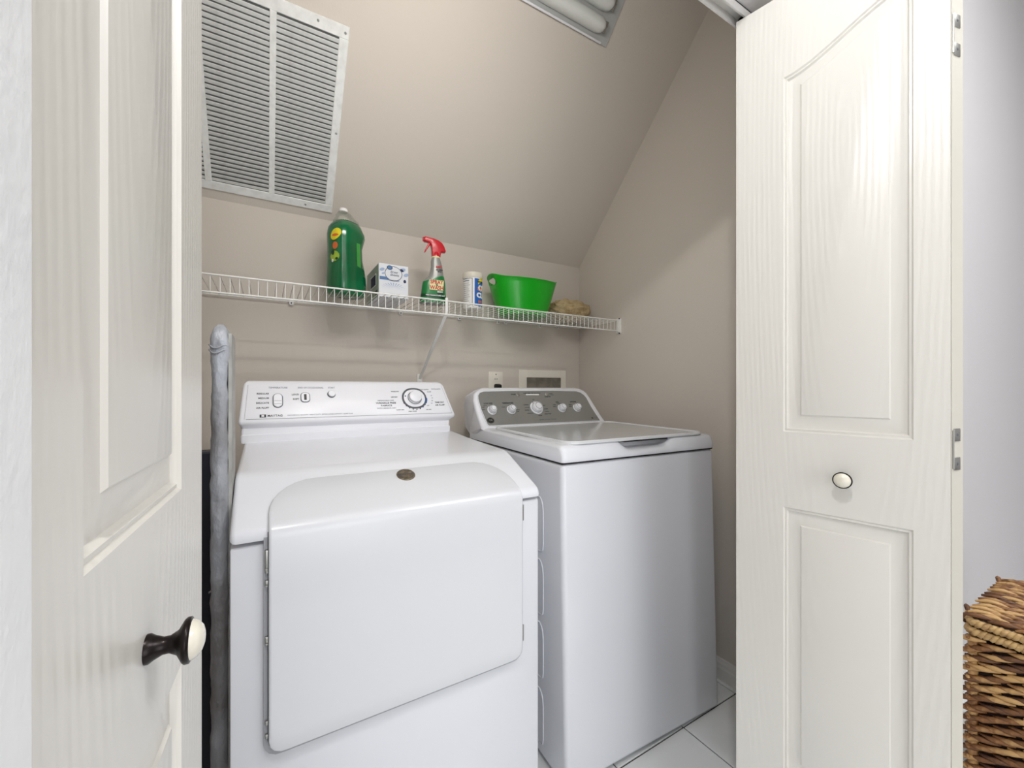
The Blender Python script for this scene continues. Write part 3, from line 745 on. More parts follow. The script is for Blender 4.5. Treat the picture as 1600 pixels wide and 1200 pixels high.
# wall bracket at the right end
g = G(); g.box((XR - .006, YFR - .014, LIPZ - .014), (XR, YFR + .020, ZS + .012), .002); g.box((XR - .024, YFR - .0085, LIPZ - .007), (XR - .004, YFR - .0065, ZS + .006), .001)
for z in (LIPZ - .012, ZS + .010): g.lathe([(.004, 0), (.004, .002), (.001, .003)], 10, 1, Matrix.Translation((XR - .005, YFR - .004, z)) @ Matrix.Rotation(-PI / 2, 4, 'Y'))
g.build('end_bracket', ['wire', 'black'], shf)
for x in (.089, .5306, .82, 1.0395, 1.0818, 1.30, 1.42):
    g = G(); g.box((x - .008, YB - .016, -.016), (x + .008, YB, .003), .002); g.lathe([(.003, 0), (.003, .002)], 8, 1, Matrix.Translation((x, YB - .016, -.0095)) @ Matrix.Rotation(PI / 2, 4, 'X'))
    g.build('wall_clip', ['wire', 'black'], shf)
# diagonal brace
g = G()
a = Vector((.6267, YFR - .001, LIPZ + .004)); b = Vector((.6211, YB - .006, -.310))
g.rings([[p + Vector((sx * .0065, 0, 0)) + q for sx, q in ((-1, Vector((0, -.001, -.002))), (-1, Vector((0, .002, .002))), (1, Vector((0, .002, .002))), (1, Vector((0, -.001, -.002))))] for p in (a, a.lerp(b, .5), b)])
g.tube([a + Vector((0, -.004, .062)), a + Vector((0, -.004, .01)), a], .0062, 8)
g.box((.609, YB - .010, -.325), (.633, YB, -.285), .002); g.lathe([(.004, 0), (.004, .003)], 10, 0, Matrix.Translation((.621, YB - .010, -.315)) @ Matrix.Rotation(PI / 2, 4, 'X'))
g.build('brace', 'wire', shf)

# ------------------------------------------------------------------ things on the shelf
ZT = 1.5325
def sup(w_, d_, n, z, N=28, sx=0, sy=0):
    pts = []
    for k in range(N):
        a = 2 * PI * k / N; c, s_ = math.cos(a), math.sin(a)
        pts.append((sx + math.copysign(abs(c) ** (2 / n), c) * w_ / 2, sy + math.copysign(abs(s_) ** (2 / n), s_) * d_ / 2, z))
    return pts
def front_frame(x, y, z, turn=0):
    """-y of the thing towards the camera, turned by extra degrees"""
    a = math.atan2(x, -y) ; ang = math.atan2(-x, y)   # facing the origin
    return Matrix.Translation((x, y, z)) @ Matrix.Rotation(ang + R(turn), 4, 'Z')

# detergent bottle
bt = empty('detergent_bottle', front_frame(.268, 1.705, ZT, 42), 'large green detergent bottle, yellow emblem on its label, left end of the shelf items', 'bottle')
rows = [(.000, .118, .100, 0), (.006, .132, .108, 0), (.03, .140, .112, 0), (.07, .140, .112, 0), (.105, .132, .110, -.002), (.14, .120, .106, -.006), (.185, .118, .104, -.007), (.212, .128, .106, -.003), (.230, .134, .108, 0), (.243, .130, .106, 0), (.257, .118, .100, -.003), (.270, .105, .090, -.001), (.280, .088, .078, -.001)]
g = G(); g.rings([sup(w_, d_, 3.0, z, sx=ox) for z, w_, d_, ox in rows]); g.build('body', 'green_liq', bt, smooth=60)
g = G(); g.rings([sup(w_, d_, 2.4, z, sx=ox) for z, w_, d_, ox in [(.2795, .094, .082, 0), (.285, .097, .082, 0), (.296, .078, .070, -.004), (.310, .056, .054, -.01), (.320, .036, .036, -.014)]]); nk = g.build('shoulder', 'clearp', bt, smooth=60); nk['label'] = 'clear empty shoulder of the bottle'
g = G(); g.rings([sup(w_, w_, 2, z, sx=-.014) for z, w_ in [(.3195, .030), (.321, .031), (.330, .030), (.3335, .026)]]); cp = g.build('cap', 'white', bt, smooth=40); cp['label'] = 'small white cap'
g = G()
pts = sup(.126, .106, 3.0, 0, 56)
g2 = G(); g2.rings([[(.004, -.0545, .10), (.022, -.0540, .10), (.022, -.048, .10), (.004, -.049, .10)], [(.002, -.0530, .20), (.020, -.0525, .20), (.020, -.047, .20), (.002, -.048, .20)]]); gr = g2.build('grip', 'green_grip', bt); gr['label'] = 'paler green grip recess'
def blob(g_, cx_, cz, rx, rz, y, mi, n=14, rot=0):
    g_.add([(cx_ + rx * math.cos(2 * PI * k / n) * math.cos(rot) - rz * math.sin(2 * PI * k / n) * math.sin(rot), y, cz + rz * math.sin(2 * PI * k / n) * math.cos(rot) + rx * math.cos(2 * PI * k / n) * math.sin(rot)) for k in range(n)], [tuple(range(n))], mi)
# the label wraps the left front corner (local -x side)
lt = frame((-.0660, -.018, .0), (0, -1, 0), (1, 0, 0), (0, 0, 1))   # local: x along depth, -y outward
def lblob(cx_, cz, rx, rz, mi, d=0, rot=0):
    n = 16; vs_ = []; off = .0010 + .0003 * (d + 2)
    for q in (0, .5, 1):
        for k in range(n):
            y_ = cx_ + q * rx * math.cos(2 * PI * k / n + rot); z_ = cz + q * rz * math.sin(2 * PI * k / n)
            for r0, r1 in zip(rows, rows[1:]):
                if r0[0] <= z_ <= r1[0]: break
            t = (z_ - r0[0]) / (r1[0] - r0[0]); w_, d_, o_x = [r0[i] * (1 - t) + r1[i] * t for i in (1, 2, 3)]
            vs_.append((o_x - w_ / 2 * max(0.0, 1 - abs(2 * y_ / d_) ** 3) ** (1 / 3) - off, y_, z_))
    g.add(vs_, [(i * n + k, i * n + (k + 1) % n, (i + 1) * n + (k + 1) % n, (i + 1) * n + k) for i in range(2) for k in range(n)], mi)
g = G()
lblob(-.018, .218, .022, .022, 0, 1, .3); lblob(-.018, .214, .014, .005, 1, 3)
lblob(-.016, .176, .012, .014, 1, 0); lblob(-.014, .136, .020, .020, 2, -1); lblob(-.006, .150, .007, .009, 3, 1); lblob(-.024, .126, .006, .005, 3, 1); lblob(-.006, .120, .005, .006, 4, 1)
g.build('label_print', ['yellow', 'orange', 'lime', 'spraydark', 'white'], bt, smooth=0)['kind'] = 'stuff'

# dryer-sheet box
bx = empty('dryer_sheet_box', Matrix.Translation((.3739, 1.63, ZT)) @ Matrix.Rotation(R(0), 4, 'Z'), 'white and blue card box beside the green detergent bottle', 'box')
bw, bd_, bh = .1145, .215, .129
g = G(); g.box((0, 0, 0), (bw, bd_, bh), .0012, seg=1); c0 = g.build('carton', 'card', bx, smooth=0)
g = G(); g.box((-.0006, .002, .002), (.0002, bd_ - .002, bh - .002)); g.build('side_print', 'cardgreen', bx, smooth=0)
g = G(); g.box((-.0012, .045, .050), (-.0005, .140, .098), 0, 0); g.box((-.0015, .05, .054), (-.0010, .135, .094), 0, 1)
g.box((-.0012, .020, .02), (-.0005, .060, .03), 0, 2); g.box((-.0012, .03, .012), (-.0005, .055, .017), 0, 2); g.build('side_label', ['white', 'navyprint', 'gap'], bx, smooth=0)
g = G()
def fq(x0, x1, z0, z1, mi, y=-.0006): g.add([(x0, y, z0), (x1, y, z0), (x1, y, z1), (x0, y, z1)], [(0, 1, 2, 3)], mi)
blob(g, .056, .093, .034, .029, -.0006, 1, 28); blob(g, .056, .093, .032, .027, -.0009, 0, 28)
blob(g, .041, .115, .011, .0085, -.0014, 2, 20); blob(g, .041, .115, .0085, .006, -.0017, 3, 20)
fq(.003, .037, .066, .078, 3); fq(.037, .078, .064, .070, 4)
blob(g, .100, .068, .0055, .0065, -.0009, 2, 14)
for k in range(13):
    a = R(12 + k * 13); ca, sa = math.cos(a), math.sin(a)
    g.add([(.056 + ca * .012, -.0005, .028 + sa * .010), (.056 + ca * .050 - sa * .0024, -.0005, .028 + sa * .030), (.056 + ca * .050 + sa * .0024, -.0005, .028 + sa * .030)], [(0, 1, 2)], 4)
for q in ((.012, .105, .010), (.092, .112, .012), (.106, .094, .011), (.016, .09, .006)): blob(g, q[0], q[1], q[2], q[2] * .6, -.0005, 4, 9, .4)
blob(g, .088, .110, .008, .005, -.0012, 2, 10, -.5)
F = lambda x, z, y=-.0012: frame((x, y, z), (1, 0, 0), (0, 0, 1), (0, -1, 0))
text_geo(g, 'dryer', .0135, 5, F(.058, .099), .0002); text_geo(g, 'sheets', .0135, 5, F(.060, .088), .0002); text_geo(g, 'free & clear', .006, 5, F(.058, .067), 0)
text_geo(g, '100 SHEETS', .006, 5, F(.062, .012), 0, sx=1.3)
g.build('front_print', ['card', 'navyprint', 'navyprint', 'midblue', 'paleblue', 'print'], bx, smooth=0)['kind'] = 'stuff'

# spray bottle
sp = empty('spray_bottle', front_frame(.611, 1.68, ZT, 12), 'spray bottle with a red trigger head and green stain-remover label', 'spray bottle')
K = 1.0
rows = [(.000, .108, .050, 0), (.004, .116, .056, 0), (.012, .114, .056, 0), (.040, .104, .054, .000), (.075, .098, .052, .001), (.092, .094, .050, .002), (.104, .082, .048, .006), (.118, .066, .044, .011), (.135, .056, .040, .013), (.160, .048, .036, .013), (.180, .043, .034, .011), (.188, .038, .034, .010), (.196, .034, .034, .010)]
g = G(); g.rings([sup(w_, d_, 2.6, z, sx=ox) for z, w_, d_, ox in rows]); g.build('body', 'spraygrey', sp, smooth=60)
# label, a thin shell that follows the body and ends in an S line rising to the right
def body_at(z):
    for a, b in zip(rows, rows[1:]):
        if a[0] <= z <= b[0]:
            t = (z - a[0]) / (b[0] - a[0]); return [a[i] * (1 - t) + b[i] * t for i in range(4)]
    return rows[-1]
def on_body(u, z, off=.0007):
    """u in -1..1 across the front"""
    _, w_, d_, ox = body_at(z); a = -PI / 2 + u * PI / 2 * .97; c, s_ = math.cos(a), math.sin(a)
    return (ox + math.copysign(abs(c) ** (2 / 2.6), c) * (w_ / 2 + off), math.copysign(abs(s_) ** (2 / 2.6), s_) * (d_ / 2 + off), z)
def shell(g_, zlo, zhi, mi, off=.0007, nu=20, nz=8, u0=-1, u1=1):
    vs_ = []
    for i in range(nu + 1):
        u = u0 + (u1 - u0) * i / nu; a, b = zlo(u), zhi(u)
        for j in range(nz + 1): vs_.append(on_body(u, a + (b - a) * j / nz, off))
    g_.add(vs_, [(i * (nz + 1) + j, (i + 1) * (nz + 1) + j, (i + 1) * (nz + 1) + j + 1, i * (nz + 1) + j + 1) for i in range(nu) for j in range(nz)], mi)
sm = lambda t: max(0, min(1, t)) ** 2 * (3 - 2 * max(0, min(1, t)))
g = G(); shell(g, lambda u: .004, lambda u: .093 + .026 * sm((u + .7) / 1.1) , 0)
shell(g, lambda u: .028 - .004 * (u + 1), lambda u: .041 - .004 * (u + 1), 1, .0012)
shell(g, lambda u: .018 - .002 * (u + 1), lambda u: .0185 - .002 * (u + 1) + .002, 2, .0012)
g.build('label', ['spraygreen', 'spraydark', 'cream'], sp, smooth=60)
g = G(); Fp = lambda x, z, y=-.0292: frame((x, y, z), (1, 0, 0), (0, 0, 1), (0, -1, 0))
g.add([(-.022, -.0283, .056), (.036, -.0283, .056), (.038, -.0283, .098), (-.022, -.0283, .098)], [(0, 1, 2, 3)], 0)
text_geo(g, 'SPRAY', .0215, 1, Fp(.008, .0885), .0005, sx=.88); text_geo(g, "'n", .0130, 2, Fp(.008, .0772, -.0300), .0006); text_geo(g, 'WASH', .0225, 1, Fp(.008, .0650), .0005, sx=.88)
text_geo(g, 'MAX', .0090, 3, Fp(.022, .049), .0004, sx=1.2); text_geo(g, 'LAUNDRY', .0068, 4, Fp(.024, .0415, -.0298), .0003)
text_geo(g, 'GETS TOUGH STAINS OUT', .0064, 3, Fp(.002, .033, -.0300), .0003, sx=1.05)
text_geo(g, 'FAST', .0120, 5, Fp(.020, .156, -.0215) @ Matrix.Rotation(R(8), 4, 'Z'), .0005); text_geo(g, 'on stains', .0078, 4, Fp(.021, .144, -.0222), .0004); text_geo(g, '650 ml', .0062, 4, Fp(.021, .136, -.0226), .0003)
g.build('label_print', ['cream', 'redprint', 'spraydark', 'white', 'black', 'redprint'], sp, smooth=0)['kind'] = 'stuff'
g = G(); g.lathe([(.0172, .1955), (.0180, .197), (.0180, .2015), (.0165, .203)], 24, tf=Matrix.Translation((.010, 0, 0))); nk = g.build('neck_collar', 'cream', sp); nk['label'] = 'pale neck collar'
# trigger head: outline in local x,z thickened in y
hd = [(-.006, .202), (.028, .202), (.030, .216), (.030, .224), (.050, .225), (.051, .230), (.045, .247), (.035, .262), (.020, .271), (.000, .277), (-.036, .281), (-.039, .280), (-.039, .262), (-.020, .260), (-.013, .252), (-.009, .238), (-.008, .222)]
def slab(g_, pts, y0, y1, mi=0, bev=.004, tf=None):
    b = bmesh.new(); f = b.faces.new([b.verts.new((p[0], y0, p[1])) for p in pts]); r_ = bmesh.ops.extrude_face_region(b, geom=[f])
    for v in [q for q in r_['geom'] if isinstance(q, bmesh.types.BMVert)]: v.co.y = y1
    bmesh.ops.recalc_face_normals(b, faces=b.faces[:])
    if bev: bmesh.ops.bevel(b, geom=[e_ for e_ in b.edges if abs((e_.verts[0].co - e_.verts[1].co).y) < 1e-6], offset=bev, segments=3, profile=.5, affect='EDGES', clamp_overlap=True)
    g_.bm(b, mi, tf)
g = G(); slab(g, hd, -.013, .013, 0, .0035); g.lathe([(.0165, .2015), (.0160, .214), (.014, .220)], 20, tf=Matrix.Translation((.0105, 0, 0)))
g.lathe([(.0095, 0), (.0095, .006), (.003, .0075)], 16, 0, Matrix.Translation((-.038, 0, .2715)) @ Matrix.Rotation(-PI / 2, 4, 'Y'))
g.build('spray_head', 'red', sp, smooth=50)
g = G(); slab(g, [(-.020, .262), (-.012, .262), (-.014, .250), (-.022, .238), (-.034, .218), (-.039, .216), (-.036, .228), (-.027, .246)], -.006, .006, 0, .002); g.build('trigger', 'red', sp, smooth=50)

# wipes canister
cn = empty('wipes_canister', front_frame(.803, 1.70, ZT, 0), 'white round canister with a blue label and white lid, left of the green tub', 'canister')
RC = .0425
g = G(); g.lathe([(RC - .003, 0), (RC, .003), (RC, .138)], 40); g.build('body', 'white', cn, smooth=40)
g = G(); g.lathe([(RC + .0015, .136), (RC + .0035, .140), (RC + .0035, .156), (RC + .001, .161), (RC - .006, .163), (.001, .163)], 40); g.build('lid', 'ivory', cn, smooth=40)
def cyl_patch(g_, a0, a1, z0, z1, mi, off, n=12):
    """angles in degrees, 0 = towards the viewer, positive = right"""
    vs_ = []
    for k in range(n + 1):
        a = R(a0 + (a1 - a0) * k / n); x_, y_ = math.sin(a) * (RC + off), -math.cos(a) * (RC + off); vs_ += [(x_, y_, z0), (x_, y_, z1)]
    g_.add(vs_, [(2 * k, 2 * k + 2, 2 * k + 3, 2 * k + 1) for k in range(n)], mi)
def cyl_text(g_, s_, size, mi, ang, z, bold=0, sx=1, off=.0012):
    n0 = len(g_.v); text_geo(g_, s_, size, mi, None, bold, sx=sx)
    for i in range(n0, len(g_.v)):
        x_, y_, z_ = g_.v[i]; a = R(ang) + x_ / RC
        g_.v[i] = (math.sin(a) * (RC + off + z_), -math.cos(a) * (RC + off + z_), z + y_)
g = G()
cyl_patch(g, 12, 100, .010, .132, 0, .0005); cyl_patch(g, -3, 0, .010, .132, 1, .0006); cyl_patch(g, -75, -3, .130, .132, 1, .0006); cyl_patch(g, -70, -20, .120, .123, 2, .0006)
for k in range(11): cyl_patch(g, -70, -14 - (k % 3) * 7, .022 + k * .0088, .0236 + k * .0088, 6, .0006)
for k in range(14):   # yellow banner: an arc
    a = 34 + k * 5; z = .094 + .030 * math.sin(R(min(90, 25 + k * 8))); cyl_patch(g, a, a + 5.5, z, z + .017, 3, .0009, 1)
cyl_patch(g, 30, 100, .080, .095, 4, .0008)
for k in range(12): cyl_patch(g, 36 + k * 5, 41.5 + k * 5, .024 + k * .0008, .036 - k * .0002, 4, .0009, 1)
cyl_text(g, 'OXI', .036, 5, 78, .090, .002); cyl_text(g, 'CLEAN', .030, 5, 88, .058, .002); cyl_text(g, 'MAX FORCE', .012, 1, 72, .118, .0003)
g.build('label_print', ['blueprint', 'navyprint', 'print', 'yellow', 'orange', 'white', 'steel'], cn, smooth=0)['kind'] = 'stuff'

# green tub with handle holes
tb = tag(None or bpy.data.objects.new('tmp', None)) if False else None
def tub_rings(off, z0=0.0):
    rs = []
    for k in range(9):
        t = k / 8; w_ = .250 + .108 * t + off * 2; d_ = .165 + .060 * t + off * 2; r_ = []
        for q in range(48):
            a = 2 * PI * q / 48; c, s_ = math.cos(a), math.sin(a); lift = .024 * (abs(c) ** 6) * t
            r_.append((math.copysign(abs(c) ** .85, c) * w_ / 2, math.copysign(abs(s_) ** .85, s_) * d_ / 2, z0 + (.160 - z0) * t + lift))
        rs.append(r_)
    return rs
g = G(); o_ = tub_rings(0); i_ = tub_rings(-.0028, .003)
rim = [[(x * 1.012, y * 1.012, z + .001) for x, y, z in o_[-1]], [(x * 1.006, y * 1.006, z + .004) for x, y, z in o_[-1]], [(x, y, z + .003) for x, y, z in i_[-1]]]
g.rings(o_ + rim + list(reversed(i_)))
tubo = g.build('laundry_tub', 'tub', None, smooth=50)
TM = Matrix.Translation((1.093, 1.738, ZT)) @ Matrix.Rotation(R(-4), 4, 'Z')
tubo.matrix_local = TM
cu = G()
for sx in (-1, 1):
    cu.rings([[(sx * .20 if k == 0 else sx * .12, x, .150 + y) for x, y in stadium(.072, .030, .0145, 5)] for k in (0, 1)])
cut = cu.build('cutter', 'tub', None); cut.matrix_local = TM
bo = tubo.modifiers.new('b', 'BOOLEAN'); bo.object = cut; bo.operation = 'DIFFERENCE'; bo.solver = 'EXACT'
bpy.context.view_layer.update()
me2 = bpy.data.meshes.new_from_object(tubo.evaluated_get(bpy.context.evaluated_depsgraph_get()))
tubo.modifiers.clear(); tubo.data = me2; bpy.data.objects.remove(cut)
tag(tubo, 'bright green plastic tub with cut-out handles, right half of the shelf', 'tub')

# tan fuzzy bundle
b = bmesh.new(); bmesh.ops.create_icosphere(b, subdivisions=5, radius=1)
for v in b.verts:
    p = v.co.copy(); p.x = math.copysign(abs(p.x) ** .8, p.x); q = Vector((p.x * .125, p.y * .085, (p.z * .5 + .5) ** .8 * .115))
    d_ = noise.noise(v.co * 3.0) * .010 + noise.noise(v.co * 11) * .005 + noise.noise(v.co * 30) * .002
    q += Vector((v.co.x, v.co.y, max(0, v.co.z))) * d_ * 1.3; v.co = q
g = G(); g.bm(b); tn = g.build('cloth_bundle', 'tan', None, smooth=180)
tn.location = (1.415, 1.775, ZT); tag(tn, 'low fuzzy tan cloth bundle right of the green tub', 'cloth')

# ------------------------------------------------------------------ outlet, plug, washer box
ol = empty('wall_outlet', (0.9869, YB, 1.146), 'ivory outlet plate on the back wall left of the recessed supply box', 'outlet')
g = G(); g.box((0, -.006, 0), (.083, 0, .118), .002); g.lathe([(.003, 0), (.003, .0012)], 10, 1, Matrix.Translation((.0415, -.006, .104)) @ Matrix.Rotation(PI / 2, 4, 'X')); g.lathe([(.003, 0), (.003, .0012)], 10, 1, Matrix.Translation((.0415, -.006, .014)) @ Matrix.Rotation(PI / 2, 4, 'X'))
g.build('cover_plate', ['box', 'gap'], ol)
for zz in (.078, .040):
    g = G(); pad(g, .033, .028, .010, [(0, 0), (0, .0015)], 0, frame((.0415, -.006, zz), (1, 0, 0), (0, 0, 1), (0, -1, 0)))
    for sx in (-.006, .006): g.box((.0415 + sx - .001, -.0080, zz - .003), (.0415 + sx + .001, -.0073, zz + .006), 0, 1)
    g.build('socket', ['box', 'black'], ol)
pl = empty('power_plug', (1.034, YB - .008, 1.186), 'black power plug in the ivory outlet', 'plug')
g = G(); pad(g, .036, .030, .010, [(0, 0), (0, .010), (.003, .024), (.008, .030)], 0, frame((0, 0, 0), (1, 0, 0), (0, 0, 1), (0, -1, 0))); g.build('plug_body', 'black', pl)
g = G(); g.tube([(0, -.020, -.010), (0, -.026, -.04), (.004, -.024, -.12), (.03, -.02, -.25), (.06, -.016, -.40)], .0035, 8); g.build('cord', 'black', pl, smooth=80)
ob = empty('supply_box', (1.1689, YB, 1.07), 'ivory recessed water supply box on the back wall behind the washer', 'wall box')
BW, BH = .3164, .208
g = G()
x0, x1, z0, z1 = .049, .280, .03, .1665
for lo, hi in (((0, -.008, 0), (x0, 0, BH)), ((x1, -.008, 0), (BW, 0, BH)), ((x0, -.008, z1), (x1, 0, BH)), ((x0, -.008, 0), (x1, 0, z0))): g.box(lo, hi, .0015, seg=1)
g.build('frame', 'box', ob, smooth=0)
g = G(); g.box((x0, -.0028, z0), (x1, -.0012, z1)); 
for lo, hi in (((x0, -.007, z0), (x0 + .003, -.002, z1)), ((x1 - .003, -.007, z0), (x1, -.002, z1)), ((x0, -.007, z1 - .003), (x1, -.002, z1))): g.box(lo, hi)
g.build('recess', 'boxin', ob, smooth=0)
for xx, cc in ((.10, 'redprint'), (.22, 'printblue')):
    g = G(); g.lathe([(.011, 0), (.011, .05)], 14, 0, Matrix.Translation((xx, -.022, .04))); g.tube([(xx - .016, -.022, .093), (xx + .016, -.022, .093)], .005, 8, 1); g.build('valve', ['brass', cc], ob)
    g = G(); g.tube([(xx, -.022, .045), (xx, -.045, -.02), (xx, -.05, -.25), (xx, -.04, -.5)], .010, 10); g.build('hose', 'gap', ob, smooth=80)

# ------------------------------------------------------------------ sloped frame: vent and lamp
sv = Vector((0, -1, SL)).normalized(); nvv = Vector((1, 0, 0)).cross(sv)
V0 = Vector((.238, 1.875, 1.912))
def slope_pt(x, s_): return Vector((x, YB, ZC)) + sv * s_
s0 = (V0 - Vector((V0.x, YB, ZC))).dot(sv)
vt = empty('return_air_vent', frame(slope_pt(.238, s0), (1, 0, 0), sv, nvv), 'large white slatted return-air vent on the sloping ceiling', 'vent')
VW, VH = .632, .625
bars = [(-VW, -VW + .029), (-.4255, -.4055), (-.2275, -.2085), (-.0295, 0)]
g = G()
g.box((-VW, 0, 0), (0, .031, .006), .002, seg=1); g.box((-VW, VH - .036, 0), (0, VH, .006), .002, seg=1)
g.box((-VW, .03, 0), (-VW + .029, VH - .035, .006), .002, seg=1); g.box((-.0295, .03, 0), (0, VH - .035, .006), .002, seg=1)
g.build('frame', 'vent', vt, smooth=0)
for a, b_ in bars[1:3]:
    g = G(); g.box((a, .030, .0005), (b_, VH - .035, .0075), .001, seg=1); g.build('mullion', 'vent', vt, smooth=0)
g = G(); g.box((-VW + .02, .02, .0003), (-.02, VH - .02, .0016)); fb = g.build('filter', 'filter', vt, smooth=0); fb['label'] = 'dusty grey filter behind the slats'
NS = 36; s_lo, s_hi = .033, VH - .038; ps = (s_hi - s_lo) / NS
bays = [(-VW + .029, -.4255), (-.4055, -.2275), (-.2085, -.0295)]
for a, b_ in bays:
    L = b_ - a
    g = G()
    # blade tilted: upper edge stands proud, lower edge tucked back
    pr = [(0.0, .0022), (.0005, .0030), (.0108, .0084), (.0122, .0084), (.0122, .0074), (.0018, .0018)]
    g.rings([[(x_, y_, z_) for y_, z_ in pr] for x_ in (0, L)])
    base = g.build('slat', 'vent', vt, smooth=0); base.location = (a, s_lo, 0)
    for k in range(1, NS):
        o = link('slat', base.data, vt); o.location = (a, s_lo + k * ps, 0)
for x_, y_ in ((-.094, .610), (-.012, .606), (-.012, .302), (-.100, .014), (-.45, .014), (-.62, .302)):
    g = G(); g.lathe([(.0042, 0), (.0036, .0012), (.0008, .0015)], 12, 0, Matrix.Translation((x_, y_, .006))); g.box((-.0005, -.003, .0013), (.0005, .003, .0019), 0, 1, tf=Matrix.Translation((x_, y_, .006)) @ Matrix.Rotation(.6, 4, 'Z')); g.build('screw', ['steel', 'gap'], vt)

sL = (Vector((1.1843, 1.2555, 2.5628)) - Vector((1.1843, YB, ZC))).dot(sv)
lamp = empty('ceiling_light', frame(slope_pt(1.187, sL), (1, 0, 0), sv, nvv), 'white two-tube fluorescent light on the sloping ceiling, unlit', 'light')
g = G(); g.box((-1.22, 0, 0), (.0, .185, .006), .001, seg=1); g.build('backplate', 'reflector', lamp, smooth=0)
for a in (0, .177):
    g = G(); g.box((-1.20, a, .004), (-.035, a + .008, .016), .003); g.build('side_lip', 'plastic', lamp)
def lobe(y0, y1):
    g = G(); cy = (y0 + y1) / 2; w_ = (y1 - y0); st = []
    for x_, k in ((-1.15, .55), (-1.14, .9), (-1.12, 1), (-.10, 1), (-.085, .99), (-.072, .93), (-.063, .80), (-.058, .55)):
        kk = k
        st.append([(x_, cy + (w_ / 2) * kk * math.cos(PI * q / 12), .010 + .042 * (kk ** .6) * math.sin(PI * q / 12)) for q in range(13)])
    g.rings(st); return g.build('diffuser', 'diffuser', lamp, smooth=60)
lobe(.022, .078); lobe(.088, .150)
for y_ in (.05, .119):
    g = G(); g.box((-.062, y_ - .018, .005), (-.050, y_ + .018, .038), .002); g.lathe([(.004, 0), (.004, .004)], 10, 1, Matrix.Translation((-.050, y_ + .004, .028)) @ Matrix.Rotation(PI / 2, 4, 'Y')); g.build('lamp_holder', ['steel', 'black'], lamp)

# ------------------------------------------------------------------ ironing board on end, dark slab behind
ib = empty('ironing_board', (-.079, 1.0, 0), 'ironing board on end in a stained silver cover, left of the dryer', 'ironing board')
g = G()
N = 150
def edge_y(z): # front edge, leaning very slightly
    return .0 + .004 * math.sin(z * 5)
rings = []
for k in range(N + 1):
    z = .012 + 1.298 * k / N
    top = max(0.0, (z - 1.262) / .049); sh = math.sqrt(max(0.004, 1 - min(1, top) ** 2.2))
    wd = .0155 * (1 + .10 * noise.noise(Vector((z * 9, 0, 0))) + .05 * noise.noise(Vector((z * 30, 3, 0)))) * (sh ** .8)
    if 1.25 > z > 1.0: wd *= 1 - .10 * math.sin((z - 1.0) / .25 * PI)
    back = .13 + (.22 * min(1, max(0, (.98 - z) / .3)))
    back = back - (.05 * top)
    y0 = edge_y(z) + .03 * (1 - sh)
    r_ = []
    for q in range(20):
        a = 2 * PI * q / 20; c, s_ = math.cos(a), math.sin(a)
        yy = (math.copysign(abs(s_) ** .8, s_) * .016 * sh + .016) if s_ < 0 else back - .016 + s_ * .016
        x_ = math.copysign(abs(c) ** .8, c) * wd
        nn_ = noise.noise(Vector((x_ * 60, yy * 40, z * 26))) * .0022 + noise.noise(Vector((x_ * 30 + 9, yy * 18, z * 70))) * .0014
        r_.append((x_ + nn_ * c, y0 + yy + nn_ * s_, z))
    rings.append(r_)
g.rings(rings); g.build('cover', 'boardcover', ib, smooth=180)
for z, yy in ((1.262, 0), (1.252, 0), (.775, 0)):    # gathered folds and seams
    g = G(); g.tube([(.0175 * math.cos(a), .016 - .0175 * math.sin(a) + yy, z + .004 * math.sin(a * 3 + z * 9)) for a in [PI * q / 10 for q in range(11)]], .0016, 6); g.build('fold', 'boardcover', ib, smooth=180)
g = G(); pr = [(.0145, .008, .01), (.0205, .008, .01), (.0205, .118, .01), (.0145, .118, .01)]
g.rings([[(x_, y_, z) for x_, y_, _ in pr] for z in (.02, 1.275)] + [[(x_ * .98, y_ * .9 + .006, 1.290) for x_, y_, _ in pr]]); pb_ = g.build('board_back', 'boardpad', ib); pb_['label'] = 'pale grey metal underside of the board'
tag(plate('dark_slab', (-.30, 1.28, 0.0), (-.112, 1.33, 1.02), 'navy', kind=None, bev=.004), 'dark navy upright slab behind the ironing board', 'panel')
if 'kind' in bpy.data.objects['dark_slab']: del bpy.data.objects['dark_slab']['kind']

# ------------------------------------------------------------------ woven basket
BX, BY, BT = 1.606, .335, .58
bk = empty('woven_basket', (BX, BY, 0), 'brown woven lidded basket by the hall wall at lower right', 'basket')
BWX, BDY = .43, .33
def bodyx(z): return .012 * (1 - z / .55)       # walls lean in slightly to the floor
g = G(); g.box((.012, -BDY + .012, .003), (BWX - .012, -.012, .515), .006); g.box((.010, -BDY + .010, .538), (BWX - .010, -.010, BT - .008), .004); g.build('core', 'core', bk, smooth=0)
def strand_mesh(L, r, bow, seed):
    rnd = random.Random(seed); g = G(); pts = []; rr = []
    for k in range(7):
        t = k / 6; pts.append((L * (t - .5), -bow * math.sin(PI * t), (t - .5) * L * .26 + rnd.uniform(-.0008, .0008))); rr.append(r * (.18 + .9 * math.sin(PI * (.06 + .88 * t)) ** .8) * rnd.uniform(.85, 1.15))
    g.tube(pts, rr, 6); return g
SM = [strand_mesh(.062, .0062, .0062, s_).build('strand', 'strand', bk, smooth=80) for s_ in range(5)]
meshes = [o.data for o in SM]
used = 0
def put(pt, ex, ey, ez, parent=bk):
    global used
    mw = frame(pt, ex, ey, ez)
    if used < len(SM): o = SM[used]; o.matrix_local = mw
    else: o = link('strand', random.choice(meshes), bk, mw)
    used += 1
stuff = G()
def put_stuff(pt, ex, ey, ez):
    me = random.choice(meshes); stuff.add([v.co.copy() for v in me.vertices], [list(p.vertices) for p in me.polygons], 0, frame(pt, ex, ey, ez))
rows_z = [.014 + .0131 * k for k in range(39)]
